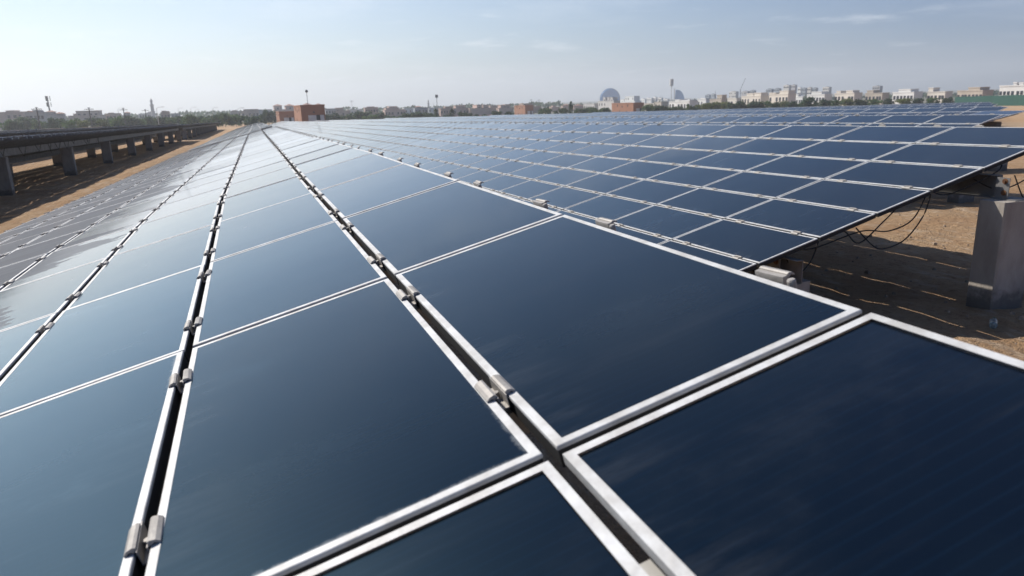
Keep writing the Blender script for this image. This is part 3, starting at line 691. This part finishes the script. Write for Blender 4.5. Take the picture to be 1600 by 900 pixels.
villa(1302, 1346, 335, 'cream villa with three rooftop blocks', 'cream', [(1302, 1345, 145, FL), (1305, 1314, 142, FL), (1326, 1340, 141, FL)], win=(2, 6))
villa(1350, 1388, 345, 'tan villa with a flat roof and small windows', 'tan', [(1350, 1387, 145, FL), (1352, 1366, 141, FL)], win=(2, 5))
villa(1392, 1440, 330, 'white villa with a wide plain upper floor', 'white', [(1392, 1439, 143.5, FL), (1404, 1430, 139, FL)], win=(2, 6))
villa(1446, 1486, 330, 'cream villa with a square tower at its left end', 'cream', [(1446, 1485, 143, FL), (1447, 1457, 137, FL)], win=(2, 5))
villa(1492, 1550, 310, 'long tan villa left of the white villa with the rooftop tank', 'tan', [(1492, 1548, 141, FL), (1515, 1540, 136, FL)], win=(2, 7))
villa(1556, 1640, 260, 'white villa with a grey rooftop box behind the green fence', 'white', [(1556, 1639, 132.5, FL), (1585, 1592, 128, FL), (1597, 1606, 128.4, FL)], win=(1, 9), winsize=(1.0, 1.1), wskip=.1)

def block(a, b_, py, D, label, mat, win, glass=False, name='apartment_block'):
    villa(a, b_, D, label, mat, [(a, b_, py, 'plain'), (a+(b_-a)*.3, a+(b_-a)*.6, py-.8, 'plain')], win=win, group='far apartment towers', name=name, cat='building', winsize=(1.8, 1.2), wskip=.05)
block(1101, 1110, 148, 820, 'far bluish tower, left half of a pair above the tan villa', 'blue', (5, 3))
block(1110, 1118, 147, 850, 'far darker bluish tower, right half of a pair above the tan villa', 'blue', (5, 3))
block(1138, 1153, 143, 820, 'far pale grey tower with dark top left of the crane', 'stone', (6, 5))
block(1157, 1170, 142.6, 780, 'far greenish grey tower right of the crane', 'grey', (6, 5))
block(1170, 1180, 141.2, 820, 'far dark blue tower above the tall cream villa', 'blue', (6, 3))
block(1195, 1207, 139, 780, 'far blue tower with a stepped top left of the tallest white tower', 'blue', (6, 4))
block(1207, 1219, 138.2, 800, 'far blue tower touching the stepped one left of the tallest white tower', 'blue', (6, 4))
block(1222, 1234, 133, 700, 'tallest far white apartment tower', 'stone', (7, 4))
block(1234, 1243, 132.4, 720, 'grey apartment tower leaning against the tallest white one', 'grey', (7, 3))
block(1244, 1251, 136.6, 700, 'narrow white tower right of the tallest pair', 'white', (6, 2))
block(1251, 1259, 137.4, 710, 'narrow blue-grey tower right of the narrow white one', 'blue', (6, 3))
block(1259, 1267, 136.6, 700, 'white tower with dark bands beyond the two-step villa', 'stone', (6, 3))
block(1267, 1276, 137.4, 720, 'dark grey tower at the end of the far cluster', 'blue', (6, 3))
block(1283, 1297, 136, 750, 'broad pale tower behind the villa with three rooftop blocks', 'stone', (6, 4))
block(1360, 1376, 134.5, 750, 'broad grey tower behind the flat tan villa', 'grey', (6, 4))

# round glass tower (an upright lens) and curved glass tower, about two kilometres off
D = 1250; P = at(953, D); zb = zg0(P.x, P.y); R_ = (at(969, D)-at(937, D)).length/2; zc = top_z(953, 138, D)-R_
root = thing('round_tower', (P.x, P.y, zb), 'distant blue glass tower shaped like an upright round disc', 'building', rz=math.atan2(-P.x, P.y)+.25)
s = MB(); seg = 48; rows = [(-.16, .90), (-.10, .965), (0, 1.0), (.10, .965), (.16, .90)]
i = len(s.v)
for dy, rr in rows:
    for q in range(seg):
        a = 2*math.pi*q/seg; s.v.append((R_*rr*math.cos(a), R_*dy, max(zc-zb+R_*rr*math.sin(a), -1)))
for k in range(len(rows)-1):
    for q in range(seg): s.f.append((i+k*seg+q, i+k*seg+(q+1) % seg, i+(k+1)*seg+(q+1) % seg, i+(k+1)*seg+q)); s.m.append(0)
s.f.append(tuple(i+q for q in range(seg))); s.m.append(0); s.f.append(tuple(i+4*seg+q for q in range(seg-1, -1, -1))); s.m.append(0)
s.build('glass_shell', M_GLZ, root)
s = MB()
for q in range(seg):
    a0, a1 = 2*math.pi*q/seg, 2*math.pi*(q+1)/seg
    if math.sin(a0) < -.8: continue
    pts = [Vector((R_*1.012*math.cos(a), -.0*R_, zc-zb+R_*1.012*math.sin(a))) for a in (a0, a1)]
    s.tube(pts, R_*.022, 6)
s.build('rim', ST['stone'], root)
D = 1150; P = at(1061, D); zb = zg0(P.x, P.y); x0 = -(at(1061, D)-at(1054, D)).length; x1 = (at(1069, D)-at(1061, D)).length; zt = top_z(1056, 140.5, D)-zb
root = thing('curved_tower', (P.x, P.y, zb), 'distant blue glass tower with one straight and one curved side, right of the white mast', 'building', rz=math.atan2(-P.x, P.y))
pts = [(x0, -1), (x1*1.05, -1)]+[(x0+2+(x1-x0-2)*math.cos(a*math.pi/24)**.8, zt*math.sin(a*math.pi/24)) for a in range(1, 12)]+[(x0+1, zt)]
s = MB(); s.prism(pts, -12, 12, 0, axis='y'); s.build('glass_shell', M_GLZ, root)
s = MB(); s.box(x0-1.2, x0-.05, -12.5, 12.5, -1, zt+2); s.build('edge_fin', ST['stone'], root)

# mosque with minaret, and a far minaret
D = 620; P = at(228, D); zb = zg0(P.x, P.y); Wp = lambda a, b_, D: (at(b_, D)-at(a, D)).length
root = thing('mosque', (P.x, P.y, zb), 'pale grey mosque with a dome beside the tall minaret', 'mosque', rz=math.atan2(-P.x, P.y))
s = MB(); k = Wp(227, 228, D); h = top_z(228, 177.5, D)-zb
s.box(-14*k, 12*k, 0, 20*k, -1, h*.92); s.prism([(-14*k, h*.921), (2*k, h*.921), (2*k, h+1.5*k)], .2, 19.5*k, 0, axis='y'); s.build('wall', ST['stone'], root)
s = MB(); r = 3.4*k; s.lathe([(r, h*.9), (r, h)]+[(r*math.cos(q*math.pi/16), h+r*1.0*math.sin(q*math.pi/16)) for q in range(1, 9)], 20, 0, Matrix.Translation((4*k, 6*k, 0))); s.build('dome', ST['stone'], root, True)
for xx in (-10, -6, -2, 3, 7):
    wn = MB(); wn.box(-.6, .6, -.05, .1, -1.2, 1.2); o = wn.build('window', M_WIN, root); o.location = (xx*k, 0, h*.6)
def minaret(px, py, D, label, rb):
    P = at(px, D); zb = zg0(P.x, P.y); H = top_z(px, py, D)-zb
    root = thing('minaret', (P.x, P.y, zb), label, 'minaret')
    s = MB(); s.lathe([(rb, -1), (rb, H*.38), (rb*1.25, H*.40), (rb*1.25, H*.42), (rb*.82, H*.425), (rb*.78, H*.66), (rb*1.1, H*.68), (rb*1.1, H*.70), (rb*.55, H*.705), (rb*.5, H*.84)], 12); s.build('shaft', ST['stone'], root)
    s = MB(); s.lathe([(rb*.75, H*.84), (rb*.7, H*.86), (rb*.3, H*.93), (rb*.08, H*.96), (rb*.03, H)], 12); s.build('spire', ST['stone'], root)
minaret(238, 152.5, 600, 'tall pale minaret rising above the trees at left', 1.45)
minaret(669.8, 155, 800, 'slim far minaret left of the thin floodlight mast', 1.2)

# ------------------------------------------------------------------ kiosks standing in the field
def kiosk(px_corner, py_top, D, w_, l_, label, lamp=True):
    P = at(px_corner, D); zb = zg0(P.x, P.y); H = top_z(px_corner, py_top, D)-zb
    root = thing('kiosk', (P.x, P.y, zb), label, 'kiosk', 'terracotta service kiosks among the panels')
    s = MB(); s.box(0, w_, 0, l_, -.4, H-.3); s.box(-.08, w_+.08, -.08, l_+.08, H-.3, H); s.build('wall', ST['terra'], root)
    dh = min(2.6, H*.55)
    for k, (a, b_, mm, nm) in enumerate(((.28, .62, M_DOOR, 'door'), (.62, .78, M_DARK, 'doorway'), (.78, .95, M_DOOR, 'door'))):
        s = MB(); s.box(w_*a+.01, w_*b_-.01, -.05 if mm is M_DOOR else -.03, .05, -.3, dh); s.build(nm, mm, root)
    s = MB(); s.box(w_*.5, w_*.56, -.22, -.02, dh+.45, dh+.75); s.build('wall_lamp', M_POLE, root)
    for yy, zz_ in ((l_*.25, H-1.0), (l_*.5, H-1.3), (l_*.72, H-.9), (l_*.3, 1.2), (l_*.62, 1.4)):
        s = MB(); s.box(-.06, .05, -.25, .25, -.35, .35); o = s.build('vent', M_WIN, root); o.location = (0, yy, zz_)
    return root
kiosk(469.8, 164, 163, 5.0, 22, 'large brown kiosk with white doors and a dark doorway')
kiosk(435.2, 174.2, 238, 4.5, 22, 'smaller brown kiosk with white doors left of the large one')
kiosk(820.5, 164.5, 330, 4.0, 14, 'far small orange kiosk in front of the raised brown villa')
kiosk(989.5, 160.5, 262, 4.2, 16, 'orange kiosk standing under the round glass tower')

# ------------------------------------------------------------------ poles and masts
def pole(px, pyt, D, label, r=.12, mat=None, head=None, cat='pole', name='pole', group=None):
    P = at(px, D); zb = zg0(P.x, P.y); H = top_z(px, pyt, D)-zb
    root = thing(name, (P.x, P.y, zb), label, cat, group, rz=math.atan2(-P.x, P.y)); mat = mat or M_POLE
    s = MB(); s.tube([(0, 0, -.5), (0, 0, H)], r, 8, 0, r*.7); s.build('shaft', mat, root)
    s = MB()
    if head == 'cross': s.box(-1.1, 1.1, -.08, .08, H-.35, H-.2); s.box(-.3, .3, -.1, .1, H, H+.15); s.build('crossarm', mat, root)
    elif head == 'lamp': s.tube([(0, 0, H), (.5, 0, H+.4), (1.3, 0, H+.45)], r*.6, 6); s.box(1.2, 2.1, -.15, .15, H+.38, H+.52); s.build('lamp_head', mat, root)
    elif head == 'cell':
        for a in range(3):
            an = a*2.09; c_, s_ = math.cos(an), math.sin(an); Mx = Matrix.Translation((1.1*c_, 1.1*s_, 0)) @ Matrix.Rotation(an, 4, 'Z')
            s.box(-.14, .14, -.32, .32, H-2.4, H, 0, Mx); s.box(-1.1, .0, -.05, .05, H-1.2, H-1.1, 0, Mx); s.box(-.14, .14, -.3, .3, H-5.2, H-3.2, 0, Mx)
        s.build('antenna_cluster', mat, root)
    elif head == 'drum':
        s.lathe([(.3, H-3.6), (.95, H-3.4), (1.0, H-2.0), (.85, H-1.9), (.85, H-1.75), (1.0, H-1.65), (1.0, H), (.2, H+.1)], 14); s.build('antenna_drum', mat, root)
    elif head == 'ball': s.lathe([(.05, H-.35), (.3, H-.15), (.32, H+.1), (.15, H+.3)], 10); s.build('lamp_head', mat, root)
    elif head == 'flood': s.box(-.8, .8, -.2, .2, H-1.6, H); s.build('floodlight_head', mat, root)
    return root
G = 'dark poles behind the left arrays'
pole(57.2, 168.6, 215, 'dark utility pole in front of the grey villa, leftmost of the row', .17, None, 'cross', group=G)
pole(139, 169, 225, 'dark utility pole in front of the pale dome villa', .17, None, 'cross', group=G)
pole(192.5, 170.2, 250, 'dark utility pole beside the small hipped grey house', .16, None, 'cross', group=G)
pole(226.5, 171.4, 290, 'dark utility pole left of the minaret foot', .15, None, 'cross', group=G)
pole(77, 150, 440, 'tall grey mobile mast with antenna panels behind the villas', .42, M_POLE, 'cell', 'mast', 'mast')
G = 'street lamps along the tree row'
for px, py, D, lb in ((184, 171, 300, 'street lamp left of the third dark pole'), (244.5, 170, 230, 'pale street lamp right of the minaret'), (298, 169.6, 300, 'street lamp above the middle of the left tree row'), (332, 170, 310, 'street lamp between the middle and right of the left tree row'), (371, 171, 260, 'street lamp in front of the beige villas'), (278, 170.4, 380, 'thin faint lamp right of the stepped brown villa'), (305, 172.5, 420, 'thin faint lamp over the left tree row, farther back')):
    pole(px, py, D, lb, .09, M_POLEL, 'lamp', 'street lamp', 'street_lamp', G)
pole(481.6, 142.5, 172, 'thin lamp mast rising behind the large brown kiosk', .07, M_POLE, 'ball', 'mast', 'mast')
pole(550.3, 157.5, 420, 'thin pole with a crosspiece over the low cream block', .14, M_POLEL, 'cross', 'mast', 'mast')
pole(683.2, 148, 420, 'thin floodlight mast with a boxy head between white and brown blocks', .2, M_POLE, 'flood', 'mast', 'mast')
pole(677.3, 160, 460, 'short thin mast just left of the floodlight mast', .12, M_POLEL, None, 'mast', 'mast')
pole(1048.3, 123.5, 395, 'white mobile mast with a fat white drum head', .22, ST['white'], 'drum', 'mast', 'mast')
pole(830.5, 155.5, 470, 'thin radio mast on the left of the raised brown villa', .12, M_POLE, 'cross', 'mast', 'mast')
pole(842.5, 155.8, 470, 'thin radio mast on the right of the raised brown villa', .12, M_POLE, 'cross', 'mast', 'mast')
pole(1116.6, 141.5, 700, 'faint thin mast over the pair of bluish towers', .2, M_POLE, None, 'mast', 'mast')
P = at(1155.5, 700); zb = zg0(P.x, P.y); H = top_z(1155.5, 140, 700)-zb
root = thing('tower_crane', (P.x, P.y, zb), 'thin construction crane with a raised jib over the cream villas', 'crane', rz=math.atan2(-P.x, P.y))
s = MB(); s.tube([(0, 0, -1), (0, 0, H)], .35, 6); s.build('mast', M_POLE, root)
s = MB(); s.tube([(0, 0, H), (3.9, 0, top_z(1162, 122, 700)-zb)], .2, 6); s.build('jib', M_POLE, root)

# green screened fence and low pale boundary wall on the right
def wall_run(pxa, Da, pxb, Db, h, th, mat, name, label, cat, posts=0, group=None):
    a, b_ = at(pxa, Da), at(pxb, Db); n = 14
    root = thing(name, (a.x, a.y, zg0(a.x, a.y)), label, cat, group); s = MB(); o = root.location
    for k in range(n):
        p, q = a.lerp(b_, k/n), a.lerp(b_, (k+1)/n); p.z = zg0(p.x, p.y); q.z = zg0(q.x, q.y)
        u = (q-p).normalized(); x = Vector((u.y, -u.x, 0)); M = mat_from(p-o, u, -x, Vector((0, 0, 1)))
        s.box(0, (q-p).length-.02, 0, th, -.4, h+.03*math.sin(k*2.1), 0, M)
    s.build('screen' if posts else 'wall', mat, root)
    for k in range(posts):
        p = a.lerp(b_, k/(posts-1)); p.z = zg0(p.x, p.y); s = MB(); s.tube([p-o+Vector((.0, -.14, -.4)), p-o+Vector((0, -.14, h+.15))], .05, 6); s.build('post', M_POLEL, root)
    return root
wall_run(1490, 262, 1690, 205, 2.7, .06, noisy('green_screen', (.008, .058, .045), (.012, .075, .058), 1.2, .8), 'fence', 'green screened fence on the far right beyond the open sand', 'fence', 14)
wall_run(1008, 268, 1300, 240, 1.2, .25, ST['white'], 'boundary_wall', 'low white boundary wall at the foot of the trees right of the orange kiosk', 'wall')
wall_run(520, 300, 800, 300, 1.6, .25, ST['pink'], 'boundary_wall', 'low pinkish boundary wall below the pink apartment row', 'wall')

# ------------------------------------------------------------------ trees
def leafmat(name, c1, c2):
    m = noisy(name, c1, c2, 1.1, .75, vary=.25); t = m.node_tree; p = t.nodes['Principled BSDF']; tr = t.nodes.new('ShaderNodeBsdfTranslucent'); ms = t.nodes.new('ShaderNodeMixShader'); ms.inputs[0].default_value = .42
    t.links.new(p.inputs['Base Color'].links[0].from_socket, tr.inputs[0]); t.links.new(p.outputs[0], ms.inputs[1]); t.links.new(tr.outputs[0], ms.inputs[2]); t.links.new(ms.outputs[0], t.nodes['Material Output'].inputs[0])
    return m
LEAF = [leafmat('green_leaves', (.050, .100, .034), (.105, .165, .055)), leafmat('dark_leaves', (.034, .070, .034), (.068, .112, .050)), leafmat('olive_leaves', (.105, .140, .040), (.170, .190, .060))]
M_TRUNK = noisy('bark', (.12, .09, .065), (.07, .05, .035), 6, .9)
def crown_mesh(kind, seed, mat):
    r = random.Random(seed); s = MB(); n = 1300 if kind != 'conifer' else 700
    cl_ = []
    for k in range(20 if kind != 'conifer' else 20):
        if kind == 'conifer':
            z = r.random(); rad = (1-z)*.42+.04; a = r.uniform(0, 6.28); cl_.append((rad*.6*math.cos(a), rad*.6*math.sin(a), .12+z*.86, rad*.5+.04))
        elif kind == 'bush':
            a = r.uniform(0, 6.28); d = r.random()**.5*.46; cl_.append((d*math.cos(a), d*math.sin(a), r.uniform(.10, .74)*(1-d*.5), r.uniform(.15, .26)))
        else:
            a = r.uniform(0, 6.28); d = r.random()**.5*.42; cl_.append((d*math.cos(a), d*math.sin(a), r.uniform(.30, .84)-d*.22, r.uniform(.13, .22)))
    for k in range(n):
        cx, cy, cz, cr = r.choice(cl_)
        d = Vector((r.gauss(0, 1), r.gauss(0, 1), r.gauss(0, 1))).normalized()*cr*r.uniform(.55, 1.12); c = Vector((cx, cy, cz))+d
        if c.z < .03: c.z = .03+r.random()*.05
        nrm = (d.normalized()+Vector((r.gauss(0, .5), r.gauss(0, .5), r.gauss(0, .5)))).normalized(); a = nrm.orthogonal().normalized(); a.rotate(Matrix.Rotation(r.uniform(0, 6.28), 3, nrm)); b_ = nrm.cross(a); q = r.uniform(.026, .056)
        s.quad(c-a*q-b_*q*.6, c+a*q-b_*q*.6, c+a*q*.7+b_*q*.8, c-a*q*.7+b_*q*.8)
    return s.mesh(kind+'_crown', mat)
CR_ = {(k, mi): [crown_mesh(k, 100+i*7+mi*31+len(k), LEAF[mi]) for i in range(3)] for k in ('tree', 'bush') for mi in range(3)}
CR_[('conifer', 1)] = [crown_mesh('conifer', 5, LEAF[1]), crown_mesh('conifer', 6, LEAF[1])]
def trunk_mesh(seed):
    r = random.Random(seed); s = MB(); s.tube([(0, 0, -.05), (.015, .01, .25), (.0, .02, .5)], .028, 7, 0, .016)
    for k in range(5):
        a = k*1.26+r.random(); s.tube([(.005, .015, .30+.04*k), (.14*math.cos(a), .14*math.sin(a), .48+.04*k), (.26*math.cos(a), .26*math.sin(a), .64+.03*k)], .013, 5, 0, .005)
    return s.mesh('trunk', M_TRUNK)
TRK = [trunk_mesh(i) for i in range(3)]
tree_i = 0
def tree(px, wpx, pyt, D, kind, mi, label, group):
    global tree_i; tree_i += 1
    P = at(px, D); zb = zg0(P.x, P.y); H = top_z(px, pyt, D)-zb; W = (at(px+wpx/2, D)-at(px-wpx/2, D)).length
    root = thing({'tree': 'tree', 'bush': 'bush', 'conifer': 'conifer_tree'}[kind], (P.x, P.y, zb), label, 'bush' if kind == 'bush' else 'tree', group, rz=random.uniform(0, 6.28))
    vs = CR_[(kind, mi)]; o = link('crown', vs[tree_i % len(vs)], root); o.scale = (W*1.1, W*1.1, H*1.03)
    o = link('trunk', TRK[tree_i % 3], root); o.scale = (H*.9, H*.9, H)
    return root
# left row, (px, width, top, kind tone)
left = [(6,18,185,0),(20,16,186.5,1),(40,30,180.5,1),(55,16,186,0),(77,16,181,1),(90,20,184.5,0),(104,14,186,0),(116,14,184.5,0),(128,14,187,2),(146,18,181.5,1),(155,14,186,2),(168,18,182,1),(180,16,180,0),(191,14,181,1),(204,18,179.5,1),(215,14,184,0),(227,18,179.5,1),(241,12,183,2),(253,18,180.5,1),(264,12,184,0),(272,14,182,0),(279,12,179.5,1),(287,12,183,0),(296,12,177.5,0),(304,10,182,2),(313,16,178.5,1),(319,12,183,0),(329,14,177.5,1),(338,12,180,0),(349,16,175.5,0),(358,12,177,2),(366,14,178,0),(379,14,180,0),(392,14,180,1),(399,12,181.5,0)]
tone = ['mid green', 'dark green', 'yellowish green']
def where(px, marks):
    a = max((m_ for m_ in marks if m_[0] <= px), default=None, key=lambda m_: m_[0]); b_ = min((m_ for m_ in marks if m_[0] > px), default=None, key=lambda m_: m_[0])
    return a, b_
for k, (px, wp, py, mi) in enumerate(left):
    tree(px, wp*1.45, py, random.uniform(235, 290), 'tree', mi, '%s tree, %s from the left in the row behind the raised dark arrays' % (tone[mi], (ORD+['twenty-fifth','twenty-sixth','twenty-seventh','twenty-eighth','twenty-ninth','thirtieth','thirty-first','thirty-second','thirty-third','thirty-fourth','thirty-fifth','thirty-sixth'])[k]), 'trees behind the left arrays')
tree(418, 24, 170, 285, 'tree', 1, 'big dark tree left of the small brown kiosk', 'trees around the kiosks')
tree(409, 14, 176, 280, 'tree', 1, 'rounded dark tree touching the big dark one near the small brown kiosk', 'trees around the kiosks')
tree(459, 12, 179.5, 290, 'tree', 0, 'tree in the gap between the two brown kiosks', 'trees around the kiosks')
right = [(517,22,176,1,'tree','broad dark tree just right of the large brown kiosk'),(530,12,180,0,'tree','small tree under the brown stepped block'),(542,16,178.5,0,'tree','tree under the low cream block'),(561,26,172.5,1,'tree','wide tree left of the square grey-brown block'),(578,16,178,0,'tree','tree at the foot of the square grey-brown block'),(595,14,173.5,1,'tree','dark tree right of the square grey-brown block'),(606,12,178,1,'bush','dark shrub at the left foot of the broad crowned pink villa'),(620,12,179,0,'bush','shrub in front of the broad crowned pink villa'),(632,14,175,1,'tree','tree at the right foot of the broad crowned pink villa'),(646,8,178,1,'bush','small shrub beside the cream wall'),(657,22,173.5,1,'tree','broad dark tree below the bluish grey house'),(672,16,175,1,'tree','tree below the slim far minaret'),(681,10,170,1,'conifer','slim conifer left of the floodlight mast'),(695,8,177,1,'bush','round shrub before the brown apartment block'),(706,11,170,1,'conifer','slim conifer between the brown block and the pink row'),(721,9,174,1,'tree','tree in front of the first pink villa'),(731,10,175,1,'tree','round tree at the right end of the first pink villa'),(743,8,176,1,'bush','shrub at the left of the longest pink block'),(757,6,177,0,'bush','tiny shrub in the middle of the longest pink block'),(777,11,172,1,'tree','dark tree in the gap at the right of the longest pink block'),(795,12,173,1,'tree','tree before the right end of the pink row'),
(852,14,168,0,'tree','tree just right of the far small orange kiosk'),(856,8,167,1,'conifer','slim conifer right of the far small orange kiosk'),(869,8,170,1,'bush','shrub before the peach house with the block roof'),(880,10,168,0,'tree','light tree left of the pointed conifer'),(892,9,159.5,1,'conifer','tall pointed conifer between the two red roofed peach houses'),(904,12,169,0,'tree','tree right of the pointed conifer'),(917,17,166.5,1,'tree','round tree under the low pale grey house'),(930,15,167,0,'tree','tree left of the pale grey house'),(944,17,166.5,1,'tree','wide tree left of the orange kiosk'),
(1012,14,162.5,0,'tree','first tree right of the orange kiosk'),(1022,14,163.5,1,'tree','second tree right of the orange kiosk'),(1036,14,163.5,1,'tree','tree left of the white mast'),(1046,8,166,0,'bush','shrub at the foot of the white mast'),(1056,11,165,1,'tree','dark tree before the left bank of white villa windows'),(1064,10,164.5,1,'tree','dark tree at the middle of the white modern villa'),(1072,10,165.5,1,'bush','shrub at the middle of the white modern villa'),(1076,6,160.5,0,'tree','narrow tree before the right bank of white villa windows'),(1084,12,165,1,'tree','dark tree at the right end of the white modern villa'),(1098,18,162.5,2,'tree','large olive green tree right of the white modern villa'),(1111,18,158.5,2,'tree','tallest olive green tree before the tan villa'),(1130,20,158.5,2,'tree','olive green tree below the square stair tower'),(1144,14,159.5,1,'tree','dark tree before the cream house'),(1158,12,156,1,'tree','dark tree between cream house and tall cream villa'),(1163,10,162,0,'bush','low bush at the left of the tall cream villa'),(1174,14,159.5,1,'tree','dark tree before the strip of windows'),(1184,14,156,1,'tree','tall dark tree before the tall cream villa'),(1197,16,157.5,0,'tree','tree between the two cream villas'),(1209,14,158.5,1,'tree','dark tree below the big dark window'),(1222,14,157,2,'tree','yellow green tree before the second cream villa'),(1237,14,156.5,1,'tree','dark tree at the right end of the second cream villa'),(1250,12,158,0,'bush','bush before the low white house'),(1262,15,149,1,'tree','tall round dark tree before the two-step villa'),(1275,12,156.5,0,'bush','bush right of the tall round dark tree'),(1290,16,154,1,'tree','dark tree at the right end of the two-step villa'),(1306,16,155,0,'tree','tree before the villa with three rooftop blocks'),(1324,14,153,2,'tree','yellow green tree before the villa with three rooftop blocks'),(1344,16,154,1,'tree','dark tree between the three-block villa and the flat tan villa'),(1366,16,153.5,0,'tree','tree before the flat tan villa'),(1388,14,152,1,'tree','dark tree left of the white villa with the plain upper floor'),(1410,16,153,2,'tree','yellow green tree before the white villa with the plain upper floor'),(1434,14,152,1,'tree','dark tree right of the white villa with the plain upper floor'),(1456,16,152,0,'tree','tree before the cream villa with the square tower'),(1480,14,151,1,'tree','dark tree right of the cream villa with the square tower')]
for px, wp, py, mi, kd, lb in right:
    tree(px, wp*1.4, py, random.uniform(255, 290) if px < 1000 else random.uniform(258, 285), kd, 1 if kd == 'conifer' else mi, lb, 'trees in front of the houses')

# far belt of greenery closing the plain between the houses
s = MB(); r = random.Random(3)
for k in range(5200):
    az = r.uniform(-.62, 1.2); D = r.uniform(640, 900); h = (5.2 if az < .42 else 2.6)+2.8*mnoise.noise(Vector((az*40, 0, 1)))+1.2*mnoise.noise(Vector((az*160, 3, 1)))
    x, y = D*math.sin(az), D*math.cos(az); c = Vector((x, y, zg0(x, y)+h*r.random()**.6)); n = Vector((r.gauss(0, 1)-math.sin(az), r.gauss(0, 1)-math.cos(az), r.gauss(0, 1))).normalized()
    a = n.orthogonal().normalized(); b_ = n.cross(a); q = r.uniform(.9, 2.0)
    s.quad(c-a*q-b_*q*.6, c+a*q-b_*q*.6, c+a*q*.7+b_*q*.7, c-a*q*.7+b_*q*.7)
tag(s.build('distant_greenery', LEAF[1]), kind='stuff')

# ------------------------------------------------------------------ haze over the whole plain
HAZE = .00042
if HAZE:
    s = MB(); s.box(-3400, 4400, -500, 5400, -9, 150)
    m = bpy.data.materials.new('haze_air'); m.use_nodes = True; t = m.node_tree; t.nodes.clear()
    o_ = t.nodes.new('ShaderNodeOutputMaterial'); v_ = t.nodes.new('ShaderNodeVolumePrincipled')
    v_.inputs['Color'].default_value = (.91, .945, .985, 1); v_.inputs['Density'].default_value = HAZE; v_.inputs['Anisotropy'].default_value = .4
    t.links.new(v_.outputs[0], o_.inputs['Volume'])
    o = s.build('haze', m); tag(o, kind='stuff'); o.display_type = 'WIRE'
